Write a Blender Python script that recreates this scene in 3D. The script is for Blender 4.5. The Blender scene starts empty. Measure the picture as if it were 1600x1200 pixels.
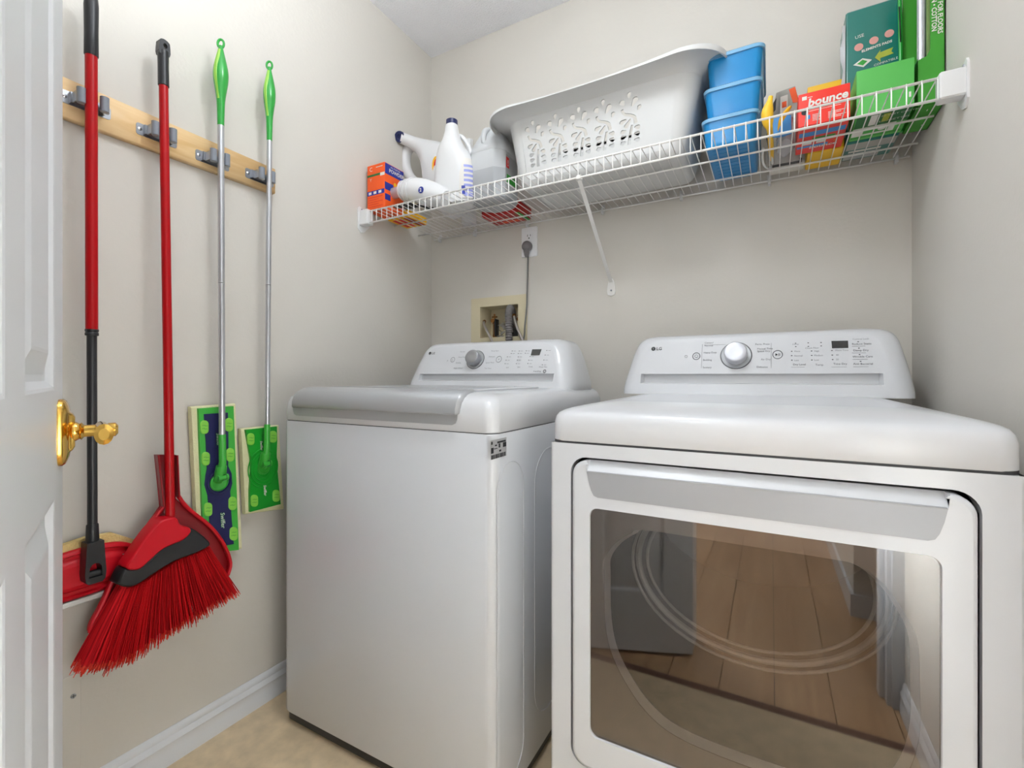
import bpy, bmesh, math, random
from mathutils import Vector, Matrix
from mathutils.geometry import tessellate_polygon
random.seed(7)
SC = bpy.context.scene
COL = SC.collection
PI = math.pi

# ------------------------------------------------------------------ camera
FPX = 732.6; CZ = .99; YAW = math.atan2(.4833, .8755); HOR = 588.0
cd = bpy.data.cameras.new('camera'); cam = bpy.data.objects.new('camera', cd); COL.objects.link(cam)
cam.location = (0, 0, CZ); cam.rotation_euler = (PI/2, 0, YAW)
cd.sensor_fit = 'HORIZONTAL'; cd.sensor_width = 36; cd.lens = 36*FPX/1600
cd.shift_y = -(600-HOR)/1600; cd.clip_start = .02
SC.camera = cam
# ------------------------------------------------------------------ world, lamps, exposure
w = bpy.data.worlds.new('world'); SC.world = w; w.use_nodes = True
w.node_tree.nodes['Background'].inputs[0].default_value = (.9, .95, 1, 1)
w.node_tree.nodes['Background'].inputs[1].default_value = .3
def lamp(name, loc, rot, size, power, color=(1, .96, .9), shape='DISK', sy=None):
    l = bpy.data.lights.new(name, 'AREA'); l.energy = power; l.size = size; l.shape = shape; l.color = color
    if sy: l.size_y = sy
    o = bpy.data.objects.new(name, l); o.location = loc; o.rotation_euler = rot; COL.objects.link(o); return o
def globe(name, loc, r, power, color):
    l = bpy.data.lights.new(name, 'POINT'); l.energy = power; l.shadow_soft_size = r; l.color = color
    o = bpy.data.objects.new(name, l); o.location = loc; COL.objects.link(o); return o
globe('laundry_ceiling_globe', (-.42, .70, 2.26), .11, 8.5, (.905, .965, 1.0))
globe('hall_fill_globe', (-1.25, -1.15, 2.2), .16, 76, (.905, .965, 1.0))  # fill lamp added in the unseen hall to even out the exposure
# two added fill spots, bounced off the ceiling and the near right wall
def fill_spot(name, loc, aim, power, size=1.9):
    l = bpy.data.lights.new(name, 'SPOT'); l.energy = power; l.spot_size = size; l.spot_blend = 1; l.shadow_soft_size = .04; l.color = (.905, .965, 1)
    o = bpy.data.objects.new(name, l); COL.objects.link(o); o.location = loc; o.rotation_euler = Vector(aim).to_track_quat('-Z', 'Y').to_euler()
fill_spot('ceiling_bounce_fill', (-.12, .10, 1.62), (-.62, -.02, .80), 68)
fill_spot('wall_bounce_fill', (-.14, .13, .72), (1, .03, -.18), 66, 1.8)
SC.view_settings.view_transform = 'Standard'; SC.view_settings.look = 'None'
SC.view_settings.gamma = 1; SC.view_settings.use_curve_mapping = False
SC.view_settings.exposure = 0.61

# ------------------------------------------------------------------ pixel rays onto real planes (1600x1200 frame)
_S, _C = math.sin(YAW), math.cos(YAW)
def _d(u, v):
    X = (u-800)/FPX; return (-_S+_C*X, _C+_S*X, (HOR-v)/FPX)
def onX(u, v, x): a = _d(u, v); t = x/a[0]; return Vector((x, a[1]*t, CZ+a[2]*t))
def onY(u, v, y): a = _d(u, v); t = y/a[1]; return Vector((a[0]*t, y, CZ+a[2]*t))
def onZ(u, v, z): a = _d(u, v); t = (z-CZ)/a[2]; return Vector((a[0]*t, a[1]*t, z))

# ------------------------------------------------------------------ materials
def lin(c):
    return tuple(((x/255)/12.92 if x/255 <= .04045 else ((x/255+.055)/1.055)**2.4) for x in c)+(1,)
MC = {}
def mat(name, rgb, rough=.5, metal=0, coat=0, bump=None, var=0, vscale=8, trans=0, spec=.5, alpha=1, emit=0, sss=0):
    if name in MC: return MC[name]
    m = bpy.data.materials.new(name); m.use_nodes = True; nt = m.node_tree; p = nt.nodes['Principled BSDF']
    p.inputs['Base Color'].default_value = lin(rgb); p.inputs['Roughness'].default_value = rough
    p.inputs['Metallic'].default_value = metal; p.inputs['Coat Weight'].default_value = coat
    p.inputs['Coat Roughness'].default_value = .08
    p.inputs['Specular IOR Level'].default_value = spec; p.inputs['Transmission Weight'].default_value = trans
    p.inputs['Alpha'].default_value = alpha
    if sss: p.inputs['Subsurface Weight'].default_value = sss; p.inputs['Subsurface Scale'].default_value = .02
    if emit: p.inputs['Emission Color'].default_value = lin(rgb); p.inputs['Emission Strength'].default_value = emit
    tc = nt.nodes.new('ShaderNodeTexCoord')
    if var:
        n = nt.nodes.new('ShaderNodeTexNoise'); n.inputs['Scale'].default_value = vscale; n.inputs['Detail'].default_value = 4
        nt.links.new(tc.outputs['Object'], n.inputs['Vector'])
        r = nt.nodes.new('ShaderNodeValToRGB'); c = lin(rgb)
        r.color_ramp.elements[0].color = tuple(k*(1-var) for k in c[:3])+(1,)
        r.color_ramp.elements[1].color = tuple(min(1, k*(1+var)) for k in c[:3])+(1,)
        r.color_ramp.elements[0].position = .3; r.color_ramp.elements[1].position = .7
        nt.links.new(n.outputs[0], r.inputs[0]); nt.links.new(r.outputs[0], p.inputs['Base Color'])
    if bump:
        n = nt.nodes.new('ShaderNodeTexNoise'); n.inputs['Scale'].default_value = bump[0]; n.inputs['Detail'].default_value = 3
        nt.links.new(tc.outputs['Object'], n.inputs['Vector'])
        b = nt.nodes.new('ShaderNodeBump'); b.inputs['Strength'].default_value = bump[1]; b.inputs['Distance'].default_value = bump[2]
        nt.links.new(n.outputs[0], b.inputs['Height']); nt.links.new(b.outputs[0], p.inputs['Normal'])
    MC[name] = m; return m
def wood(name, c1, c2, axis, rough=.4, scale=10, coat=.2):
    if name in MC: return MC[name]
    m = bpy.data.materials.new(name); m.use_nodes = True; nt = m.node_tree; p = nt.nodes['Principled BSDF']
    tc = nt.nodes.new('ShaderNodeTexCoord'); mp = nt.nodes.new('ShaderNodeMapping')
    s = [scale, scale, scale]; s[axis] = scale*.12; mp.inputs['Scale'].default_value = s
    n = nt.nodes.new('ShaderNodeTexNoise'); n.inputs['Scale'].default_value = 1.4; n.inputs['Detail'].default_value = 6; n.inputs['Distortion'].default_value = 1.2
    r = nt.nodes.new('ShaderNodeValToRGB'); r.color_ramp.elements[0].color = lin(c1); r.color_ramp.elements[1].color = lin(c2)
    r.color_ramp.elements[0].position = .35; r.color_ramp.elements[1].position = .65
    oi = nt.nodes.new('ShaderNodeObjectInfo'); ad = nt.nodes.new('ShaderNodeVectorMath'); ad.operation = 'ADD'
    nt.links.new(tc.outputs['Object'], ad.inputs[0]); nt.links.new(oi.outputs['Random'], ad.inputs[1])
    nt.links.new(ad.outputs[0], mp.inputs[0]); nt.links.new(mp.outputs[0], n.inputs['Vector'])
    nt.links.new(n.outputs[0], r.inputs[0]); nt.links.new(r.outputs[0], p.inputs['Base Color'])
    p.inputs['Roughness'].default_value = rough; p.inputs['Coat Weight'].default_value = coat
    MC[name] = m; return m
def glassy(name, tint, refl, see):
    # window glass: part mirror reflection, part tinted see-through
    m = bpy.data.materials.new(name); m.use_nodes = True; nt = m.node_tree
    for n in list(nt.nodes):
        if n.type != 'OUTPUT_MATERIAL': nt.nodes.remove(n)
    out = [n for n in nt.nodes if n.type == 'OUTPUT_MATERIAL'][0]
    tr = nt.nodes.new('ShaderNodeBsdfTransparent'); tr.inputs[0].default_value = tuple(k*see for k in lin(tint)[:3])+(1,)
    gl = nt.nodes.new('ShaderNodeBsdfGlossy'); gl.inputs['Roughness'].default_value = .02
    lw = nt.nodes.new('ShaderNodeFresnel'); lw.inputs[0].default_value = 1.5
    mt = nt.nodes.new('ShaderNodeMath'); mt.operation = 'ADD'; mt.inputs[1].default_value = refl; mt.use_clamp = True
    mx = nt.nodes.new('ShaderNodeMixShader')
    nt.links.new(lw.outputs[0], mt.inputs[0]); nt.links.new(mt.outputs[0], mx.inputs[0])
    nt.links.new(tr.outputs[0], mx.inputs[1]); nt.links.new(gl.outputs[0], mx.inputs[2]); nt.links.new(mx.outputs[0], out.inputs[0])
    return m

M = dict(
 wall=mat('wall_paint', (214, 209, 201), .72, bump=(90, .25, .002), var=.015, vscale=3),
 ceil=mat('ceiling_texture', (246, 246, 250), .9, bump=(160, .9, .006)),
 vinyl=mat('floor_vinyl', (222, 200, 166), .45, bump=(60, .2, .002), var=.12, vscale=22),
 trimw=mat('trim_white', (226, 228, 232), .35, coat=.2),
 door=mat('door_white', (214, 215, 218), .42),
 enamel=mat('white_enamel', (212, 214, 218), .25, coat=.3, spec=.4),
 enamel2=mat('white_plastic_gloss', (214, 215, 218), .24, coat=.25, spec=.4),
 silver=mat('silver_plastic', (176, 178, 181), .3, metal=.25, coat=.3),
 band=mat('silver_band', (168, 170, 174), .45, metal=.25, spec=.35),
 gap=mat('dark_gap', (52, 53, 56), .6),
 mask=mat('printed_glass_border', (158, 151, 146), .35),
 liner=mat('door_liner', (240, 241, 243), .35),
 dark=mat('dark_cavity', (26, 26, 28), .5),
 drum=mat('drum_metal', (80, 81, 83), .35, metal=.8),
 ringm=mat('door_ring', (150, 151, 153), .3, metal=.3),
 chrome=mat('chrome', (225, 226, 230), .12, metal=1), satin=mat('satin_knob', (208, 209, 216), .28, metal=.35, coat=.3),
 steelk=mat('brushed_steel_knob', (165, 166, 170), .3, metal=.7),
 ink=mat('grey_ink', (88, 90, 96), .6), inkd=mat('dark_ink', (40, 42, 46), .6), inkl=mat('light_ink', (132, 134, 140), .6),
 screen=mat('display_black', (34, 35, 38), .15, coat=.5),
 wire=mat('white_wire_vinyl', (238, 236, 233), .35, coat=.2),
 white=mat('white_plastic', (226, 226, 226), .35, coat=.2),
 basket=mat('basket_plastic', (210, 210, 209), .4, sss=.0),
 brass=mat('polished_brass', (226, 182, 92), .14, metal=1),
 pine=wood('pine_board', (224, 184, 128), (238, 206, 156), 1, .5, 22, .05),
 plank=wood('laminate_plank', (190, 150, 110), (212, 174, 134), 1, .35, 9, .3),
 zinc=mat('zinc_steel', (168, 172, 180), .28, metal=.85), rub=mat('grey_rubber', (128, 134, 144), .35, coat=.3),
 red=mat('red_lacquer', (180, 8, 18), .34, spec=.3), redp=mat('red_plastic', (204, 12, 32), .4, spec=.35),
 redd=mat('dark_red_plastic', (150, 10, 22), .4, coat=.15),
 br1=mat('bristle_red', (206, 22, 30), .8, spec=.15), br2=mat('bristle_dark', (168, 12, 22), .8, spec=.15), br3=mat('bristle_tip', (224, 66, 50), .8, spec=.2),
 blk=mat('black_plastic', (32, 33, 36), .4), blk2=mat('black_tube', (40, 41, 44), .35), cap=mat('navy_cap', (32, 40, 86), .35),
 grn=mat('green_plastic', (62, 178, 62), .35, coat=.2), grnl=mat('lime_plastic', (138, 212, 78), .4), grnd=mat('deep_green', (26, 158, 44), .35, coat=.2),
 grng=mat('green_grip', (42, 164, 62), .3, coat=.3), grnt=mat('lime_grip', (150, 206, 76), .35),
 navy=mat('navy_rubber', (24, 28, 82), .5), cream=mat('cream_pad', (232, 228, 184), .85, bump=(300, .6, .004)),
 tan=mat('tan_cloth', (222, 196, 132), .9, bump=(200, .7, .005)),
 alu=mat('aluminium_pole', (196, 198, 203), .28, metal=.75),
 outl=mat('outlet_white', (240, 240, 242), .35), greyp=mat('grey_plug', (112, 108, 110), .5), cord=mat('grey_cord', (118, 117, 114), .55),
 beige=mat('beige_plastic', (214, 203, 172), .45), copper=mat('brass_valve', (150, 106, 62), .3, metal=.9),
 braid=mat('braided_steel', (196, 190, 186), .3, metal=.8, bump=(500, .8, .003)),
 hose=mat('grey_hose', (118, 114, 114), .5), orange=mat('orange_card', (244, 92, 24), .5), blue=mat('blue_print', (28, 48, 150), .5),
 lightp=mat('light_print', (226, 222, 216), .5), bottle=mat('white_bottle', (226, 226, 227), .3, coat=.3),
 lilac=mat('lilac_label', (150, 156, 214), .5), yel=mat('yellow_print', (250, 190, 30), .45), redpr=mat('red_print', (218, 42, 34), .5),
 milky=mat('translucent_jug', (204, 206, 208), .3, coat=.2, alpha=.9), liquid=mat('jug_liquid', (172, 174, 178), .3, coat=.3),
 binb=mat('blue_bin', (0, 134, 200), .3, coat=.15), binl=mat('pale_blue_lid', (128, 186, 226), .2, coat=.4, alpha=.9),
 bredc=mat('red_carton', (236, 48, 32), .4, coat=.1), ycard=mat('yellow_carton', (246, 196, 44), .45), gcard=mat('green_carton', (88, 184, 84), .5),
 gdark=mat('dark_green_print', (24, 104, 48), .5), gmid=mat('green_print', (52, 158, 52), .5), gbox=mat('bright_green_box', (60, 152, 42), .5),
 teal=mat('teal_pack', (10, 116, 106), .3, coat=.5), pink=mat('pink_print', (220, 158, 150), .5), arrow=mat('olive_arrow', (170, 178, 60), .5),
 bprint=mat('sky_blue_print', (60, 140, 206), .5), greyb=mat('grey_card', (170, 168, 162), .5), brown=mat('brown_print', (120, 86, 70), .6),
 clearb=mat('clear_bag', (206, 206, 210), .15, coat=.6, alpha=.55), redflat=mat('red_pouch', (186, 28, 24), .35, coat=.2),
 padw=mat('white_pad', (216, 216, 212), .8), sticker=mat('grey_sticker', (176, 176, 178), .5), leafy=mat('pale_green_pad', (196, 222, 150), .7),
)
M['glass'] = glassy('dryer_glass', (232, 228, 225), .06, .97)

# ------------------------------------------------------------------ mesh builder
class MB:
    def __init__(s): s.v = []; s.f = []; s.m = []; s.mi = 0; s.sm = []; s.smooth = True
    def add(s, vs, fs, smooth=None):
        b = len(s.v); s.v += [tuple(v) for v in vs]
        for f in fs: s.f.append([b+i for i in f]); s.m.append(s.mi); s.sm.append(s.smooth if smooth is None else smooth)
    def box(s, x0, x1, y0, y1, z0, z1, bev=0):
        if bev:
            rs = []
            for z, i in ((z0, bev), (z0+bev, 0), (z1-bev, 0), (z1, bev)):
                rs.append([(x, y, z) for x, y in rrect(x0+i, x1-i, y0+i, y1-i, bev*1.01 if i == 0 else bev*.4, 3)])
            s.loft(rs, cap=True); return s
        v = [(x, y, z) for z in (z0, z1) for y in (y0, y1) for x in (x0, x1)]
        s.add(v, [(0, 2, 3, 1), (4, 5, 7, 6), (0, 1, 5, 4), (2, 6, 7, 3), (0, 4, 6, 2), (1, 3, 7, 5)], False); return s
    def loft(s, rings, cap=True, closed=True):
        n = len(rings[0]); vs = [p for r in rings for p in r]; fs = []
        for i in range(len(rings)-1):
            for j in range(n if closed else n-1):
                k = (j+1) % n; fs.append((i*n+j, i*n+k, (i+1)*n+k, (i+1)*n+j))
        s.add(vs, fs)
        if cap:
            s.add(rings[0], [tuple(range(n-1, -1, -1))], False); s.add(rings[-1], [tuple(range(n))], False)
        return s
    def tube(s, path, r, n=10, cap=True, flat=None):
        P = [Vector(p) for p in path]; R = r if isinstance(r, (list, tuple)) else [r]*len(P)
        rings = []; up = None
        for i, p in enumerate(P):
            t = (P[min(i+1, len(P)-1)]-P[max(i-1, 0)])
            if t.length < 1e-9: t = Vector((0, 0, 1))
            t.normalize()
            if up is None: up = Vector((0, 0, 1)) if abs(t.z) < .9 else Vector((0, 1, 0))
            a = up-t*up.dot(t)
            if a.length < 1e-6: a = t.orthogonal()
            a.normalize(); b = t.cross(a); up = a
            fa, fb = (1, 1) if flat is None else flat
            rings.append([p+(a*math.cos(2*PI*k/n)*fa+b*math.sin(2*PI*k/n)*fb)*R[i] for k in range(n)])
        return s.loft(rings, cap)
    def disc(s, c, axis, r, h, n=24, r2=None, ry=None):
        c = Vector(c); a = Vector(axis).normalized(); u = a.orthogonal().normalized() if abs(a.z) > .99 else a.cross(Vector((0, 0, 1))).normalized(); w_ = u.cross(a)
        r2 = r if r2 is None else r2; k = (ry or r)/r
        R = [[c+a*t+(u*math.cos(2*PI*i/n)*q+w_*math.sin(2*PI*i/n)*q*k) for i in range(n)] for t, q in ((0, r), (h, r2))]
        return s.loft(R, True)
    def lathe(s, c, prof, n=24, axis=(0, 0, 1)):
        c = Vector(c); a = Vector(axis).normalized(); u = a.orthogonal().normalized(); w_ = a.cross(u)
        return s.loft([[c+a*z+(u*math.cos(2*PI*i/n)+w_*math.sin(2*PI*i/n))*r for i in range(n)] for r, z in prof], True)
    def prism(s, fn, outer, holes, d0, d1, side_smooth=False, back=True):
        # outline in 2D (a, b); fn(a, b, d) gives the 3D point; d0 front, d1 back
        loops = [outer]+list(holes)
        flat = [p for l in loops for p in l]
        tri = tessellate_polygon([[Vector((p[0], p[1], 0)) for p in l] for l in loops])
        s.add([fn(p[0], p[1], d0) for p in flat], [tuple(t) for t in tri], False)
        if back: s.add([fn(p[0], p[1], d1) for p in flat], [tuple(t)[::-1] for t in tri], False)
        for l in loops:
            n = len(l); vs = [fn(p[0], p[1], d) for d in (d0, d1) for p in l]
            s.add(vs, [(j, (j+1) % n, n+(j+1) % n, n+j) for j in range(n)], side_smooth)
        return s
    def text(s, txt, size, origin, ax, ay, ex=.0003, align='LEFT', shear=0, bold=0):
        c = bpy.data.curves.new('t', 'FONT'); c.body = txt; c.size = size; c.align_x = align; c.shear = shear
        c.resolution_u = 2; c.offset = bold; c.extrude = 0
        o = bpy.data.objects.new('t', c); COL.objects.link(o)
        dg = bpy.context.evaluated_depsgraph_get(); me = bpy.data.meshes.new_from_object(o.evaluated_get(dg))
        O = Vector(origin); X = Vector(ax).normalized(); Y = Vector(ay).normalized(); N = X.cross(Y)
        vs = [O+X*v.co.x+Y*v.co.y+N*ex for v in me.vertices]
        s.add(vs, [tuple(p.vertices) for p in me.polygons], False)
        bpy.data.objects.remove(o); bpy.data.curves.remove(c); bpy.data.meshes.remove(me); return s
def rrect(x0, x1, y0, y1, r, n=5):
    o = []
    for cx, cy, a in ((x1-r, y0+r, -PI/2), (x1-r, y1-r, 0), (x0+r, y1-r, PI/2), (x0+r, y0+r, PI)):
        for i in range(n+1): t = a+PI/2*i/n; o.append((cx+r*math.cos(t), cy+r*math.sin(t)))
    return o
def ellipse(cx, cy, rx, ry, n=20): return [(cx+rx*math.cos(2*PI*i/n), cy+ry*math.sin(2*PI*i/n)) for i in range(n)]
def smoothpoly(pts, closed=True, k=5):
    # Catmull-Rom through points
    n = len(pts); out = []
    for i in range(n if closed else n-1):
        g = lambda j: Vector(pts[j % n] if closed else pts[max(0, min(n-1, j))])
        p0, p1, p2, p3 = g(i-1), g(i), g(i+1), g(i+2)
        for q in range(k):
            t = q/k
            out.append(tuple(.5*((2*p1)+(p2-p0)*t+(2*p0-5*p1+4*p2-p3)*t*t+(3*p1-p0-3*p2+p3)*t**3)))
    if not closed: out.append(tuple(pts[-1]))
    return out

def origin_of(o):
    v = Vector((0, 0, 0))
    while o: v = v+o.location; o = o.parent
    return v
def obj(name, mb, mats, parent=None, label=None, loc=None):
    if not isinstance(mats, (list, tuple)): mats = [mats]
    me = bpy.data.meshes.new(name); o = bpy.data.objects.new(name, me); COL.objects.link(o)
    if parent is not None: o.parent = parent; L = origin_of(parent)
    else: L = Vector(loc) if loc else Vector((0, 0, 0)); o.location = L
    me.from_pydata([tuple(Vector(v)-L) for v in mb.v], [], mb.f)
    for m in mats: me.materials.append(m)
    me.polygons.foreach_set('material_index', mb.m); me.polygons.foreach_set('use_smooth', mb.sm)
    me.validate(); bm = bmesh.new(); bm.from_mesh(me); bmesh.ops.remove_doubles(bm, verts=bm.verts, dist=1e-6); bmesh.ops.recalc_face_normals(bm, faces=bm.faces)
    for e in bm.edges:
        if len(e.link_faces) == 2 and e.calc_face_angle(0) > .75: e.smooth = False
    bm.to_mesh(me); bm.free(); me.update()
    if label: o['label'] = label
    return o
def thing(name, label, cat, loc, group=None):
    o = bpy.data.objects.new(name, None); COL.objects.link(o); o.location = loc; o.empty_display_size = .05
    o['label'] = label; o['category'] = cat
    if group: o['group'] = group
    bpy.context.view_layer.update(); return o
def tag(o, label, cat, group=None):
    o['label'] = label; o['category'] = cat
    if group: o['group'] = group
    return o
def struct(name, mb, m, label=None):
    o = obj(name, mb, m); o['kind'] = 'structure'
    if label: o['label'] = label
    return o
def B(*a, **k): return MB().box(*a, **k)

# ================================================================== room shell
XL, XR, YB, ZC = -1.352, .3458, 1.69, 2.438
DX0, DX1 = -.262, .322            # doorway opening in the front wall
# washer outlet box hole in back wall
HX0, HX1, HZ0, HZ1 = -1.088, -.899, 1.15, 1.288
mb = MB(); mb.prism(lambda a, b, d: (a, d, b), [(XL-.1, 0), (XR+.1, 0), (XR+.1, ZC), (XL-.1, ZC)],
                    [[(HX0, HZ0), (HX1, HZ0), (HX1, HZ1), (HX0, HZ1)]], YB, YB+.12)
struct('wall_back', mb, M['wall'])
struct('wall_left', B(XL-.1, XL, -.12, YB, 0, ZC), M['wall'])
struct('wall_right', B(XR, XR+.1, -.12, YB, 0, ZC), M['wall'])
mb = MB(); mb.box(XL-.1, DX0, -.12, -.02, 0, ZC); mb.box(DX1, XR, -.12, -.02, 0, ZC); mb.box(DX0, DX1, -.12, -.02, 2.06, ZC)
struct('wall_front', mb, M['wall'])
struct('ceiling', B(XL-.6, 1.9, -2.6, YB+.1, ZC, ZC+.05), M['ceil'])
fl = struct('floor', B(XL-.1, XR+.1, .165, YB+.1, -.05, 0), M['vinyl'])
# hall floor of wood planks
hf = struct('floor_hall', B(XL-.6, 1.9, -2.6, .165, -.07, -.012), M['dark'])
pm = None
for i in range(24):
    x = -1.85+i*.155; y = -2.6+((i*.57) % 1.1)-1.1
    while y < .165:
        a, b_ = max(y, -2.6), min(y+1.1, .165); y += 1.1
        if b_-a < .03: continue
        obj('plank', B(x+.001, x+.154, a+.001, b_-.001, -.012, 0), M['plank'], hf)
struct('trim_threshold', MB().loft([[(XL, y, z) for y, z in ((.150, 0), (.157, .004), (.176, .004), (.183, 0))], [(XR, y, z) for y, z in ((.150, 0), (.157, .004), (.176, .004), (.183, 0))]], True), M['brown'])
struct('wall_hall_left', B(-1.95, -1.85, -2.6, -.12, 0, ZC), M['wall'])
struct('wall_hall_far', B(-1.95, 1.9, -2.7, -2.6, 0, ZC), M['wall'])
struct('wall_hall_right', B(1.8, 1.9, -2.6, -.12, 0, ZC), M['wall'])
struct('wall_hall_corner', B(.30, 1.8, -2.6, -.62, 0, ZC), M['wall'])
struct('wall_hall_near', B(XR, 1.8, -.12, -.02, 0, ZC), M['wall'])
struct('wall_hall_near_left', B(-1.95, XL-.1, -.12, -.02, 0, ZC), M['wall'])
struct('baseboard_hall', B(.288, .30, -2.6, -.62, 0, .09), M['trimw'])
struct('baseboard_hall_near', B(.288, 1.8, -.62, -.608, 0, .09), M['trimw'])
# baseboards
def baseprof(t): return [(t*0, 0), (.0135, 0), (.0135, .028), (.011, .034), (.011, .052), (.0135, .056), (.009, .066), (.006, .069), (.0075, .073), (.0065, .083), (.002, .089), (0, .089)]
mb = MB(); mb.smooth = True
mb.loft([[(XL+a, y, z) for a, z in baseprof(1)] for y in (0, YB)], True); struct('baseboard_left', mb, M['trimw'])
mb = MB(); mb.loft([[(x, YB-a, z) for a, z in baseprof(1)] for x in (XL, XR)], True); struct('baseboard_back', mb, M['trimw'])
mb = MB(); mb.loft([[(XR-a, y, z) for a, z in baseprof(1)] for y in (0, YB)], True); struct('baseboard_right', mb, M['trimw'])
# door casing + jamb
mb = MB(); mb.box(DX0, DX0+.016, -.125, -.018, 0, 2.06); mb.box(DX1-.016, DX1, -.125, -.018, 0, 2.06); mb.box(DX0, DX1, -.125, -.018, 2.044, 2.06)
mb.box(DX1-.03, DX1-.016, -.09, -.05, 0, 2.044, .003); struct('trim_jamb', mb, M['trimw'])
mb = MB()
for x0, x1 in ((DX0-.062, DX0+.006),):
    mb.loft([[(x0, -.0195, z), (x1, -.0195, z), (x1, -.010, z), (x1-.02, -.006, z), (x0+.01, -.004, z), (x0, -.012, z)] for z in (0, 2.12)], True)
    mb.loft([[(x0, -.1205, z), (x1, -.1205, z), (x1, -.13, z), (x1-.02, -.135, z), (x0+.01, -.136, z), (x0, -.128, z)] for z in (0, 2.12)], True)
mb.box(DX1-.005, DX1+.06, -.136, -.1205, 0, 2.12, .003); mb.box(DX1-.005, XR, -.0195, -.006, 0, 2.12); struct('trim_casing', mb, M['trimw'])

# ---- open door leaf (door_1)
HG = Vector((-.24, .013, 0)); dv = Vector((.927, -.375, 0)).normalized(); nv = Vector((.375, .927, 0)).normalized()
LW = .7214; E0 = HG-dv*LW
def DP(s_, z, d): return E0+dv*s_+nv*d+Vector((0, 0, z))
rows = [(.22, .83), (.972, 1.60), (1.71, 1.93)]; cols = [(.095, .315), (.405, .625)]
holes = [[(a, z0), (b, z0), (b, z1), (a, z1)] for z0, z1 in rows for a, b in cols]
dr = MB(); dr.prism(lambda a, b, d: DP(a, b, d), [(.003, .012), (LW, .012), (LW, 2.03), (.003, 2.03)], holes, 0, -.012, back=False)
dr.prism(lambda a, b, d: DP(a, b, d), [(.003, .012), (LW, .012), (LW, 2.03), (.003, 2.03)], [], -.012, -.035)
door = struct('door_1', dr, M['door'], None)
for z0, z1 in rows:
    for a, b in cols:
        m_ = MB(); m_.smooth = False
        rs = []
        for ins, d in ((0, 0), (.004, -.001), (.012, -.008), (.020, -.0085), (.046, -.0015), (.05, -.001)):
            rs.append([DP(x, y, d) for x, y in ((a+ins, z0+ins), (b-ins, z0+ins), (b-ins, z1-ins), (a+ins, z1-ins))])
        m_.loft(rs, False); m_.add(rs[-1], [(0, 1, 2, 3)], False)
        obj('door_panel', m_, M['door'], door)
# lever handle
kz = .912; ks = .045
hd = MB(); rr = []
for ins, d in ((0, 0), (0, .004), (.002, .007), (.009, .010), (.015, .011), (.017, .014), (.021, .0165)):
    rr.append([DP(x, y, d) for x, y in rrect(ks-.027+ins, ks+.027-ins, kz-.046+ins*1.2, kz+.046-ins*1.2, max(.004, .02-ins), 5)])
hd.loft(rr, True)
hp = obj('door_handle', hd, M['brass'], door, 'polished brass lever handle with rounded back plate')
ln = MB(); c0 = DP(ks, kz, .014)
ln.lathe(c0, [(.013, 0), (.0135, .003), (.011, .007), (.0125, .009), (.0085, .012), (.0085, .036), (.010, .038), (.010, .046), (.006, .049)], 20, nv)
pth = [DP(ks-.010, kz+.003, .042), DP(ks-.006, kz+.003, .043), DP(ks+.012, kz+.003, .045), DP(ks+.030, kz+.002, .047), DP(ks+.048, kz, .049), DP(ks+.058, kz-.001, .049), DP(ks+.060, kz-.001, .049)]
ln.tube(pth, [.005, .0095, .0105, .0115, .0135, .0145, .008], 14, True, (1, .72))
obj('lever', ln, M['brass'], hp)
# access panel in the left wall, low behind the broom
ap = MB(); ap.box(XL, XL+.0035, .12, .452, .05, .332, .0015); apo = obj('access_panel', ap, M['wall'], None, loc=(XL, .28, .05))
tag(apo, 'wall-coloured flat access panel with a small screw, low on the left wall', 'panel')
sc = MB(); sc.disc((XL+.0035, .438, .284), (1, 0, 0), .005, .002, 14); sc.mi = 1; sc.box(XL+.0053, XL+.0058, .434, .442, .2834, .2846); sc.box(XL+.0053, XL+.0058, .4374, .4386, .28, .288)
obj('screw', sc, [M['zinc'], M['gap']], apo)

# ================================================================== tool rack on the left wall
BX = XL+.018
rack = thing('tool_rack', 'light pine board on the left wall carrying steel spring grips', 'rack', (XL, .62, 1.59))
b1, b2 = onX(430, 264, BX), onX(431, 303, BX)
bd = MB(); bd.loft([[(XL, y, z0), (BX-.002, y, z0), (BX, y, z0+.002), (BX, y, z1-.002), (BX-.002, y, z1), (XL, y, z1)] for y, z0, z1 in ((.2, 1.549, 1.640), (b1.y, b2.z, b1.z))], True)
obj('board', bd, M['pine'], rack)
def clip(yc, zc, r):
    c = MB(); c.smooth = False
    c.prism(lambda a, b, d: (d, a, b), rrect(yc-.044, yc+.044, zc-.014, zc+.014, .005, 3), [], BX+.0015, BX)
    # folded spring arms
    c.box(BX, BX+.012, yc-.030, yc-.0285, zc-.011, zc+.011); c.box(BX, BX+.012, yc+.0285, yc+.030, zc-.011, zc+.011)
    c.box(BX+.010, BX+.0115, yc-.030, yc+.030, zc-.011, zc+.011)
    for s_ in (-1, 1):
        y = yc+s_*(r+.011)
        c.box(BX+.010, BX+.038, min(y-.001, y+.001)+s_*.004, max(y-.001, y+.001)+s_*.004, zc-.011, zc+.011)
    p = obj('grip', c, M['zinc'], rack)
    for s_ in (-1, 1):
        q = MB(); q.lathe((BX+.036, yc+s_*(r+.0095), zc-.017), [(.006, 0), (.0085, .001), (.0085, .033), (.006, .034)], 12)
        obj('roller', q, M['rub'], p)
        k = MB(); k.lathe((BX+.0015, yc+s_*.037, zc), [(.0045, 0), (.0042, .0015), (.001, .003)], 12, (1, 0, 0)); obj('screw', k, M['chrome'], p)
poles = [(.4515, .0105), (.589, .0095), (.7215, .0078), (.856, .0072)]
for (yy, r), zc in zip(poles, (1.594, 1.587, 1.5785, 1.5815)): clip(yy+.004, zc, r)
PX = BX+.040   # pole axis

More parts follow.
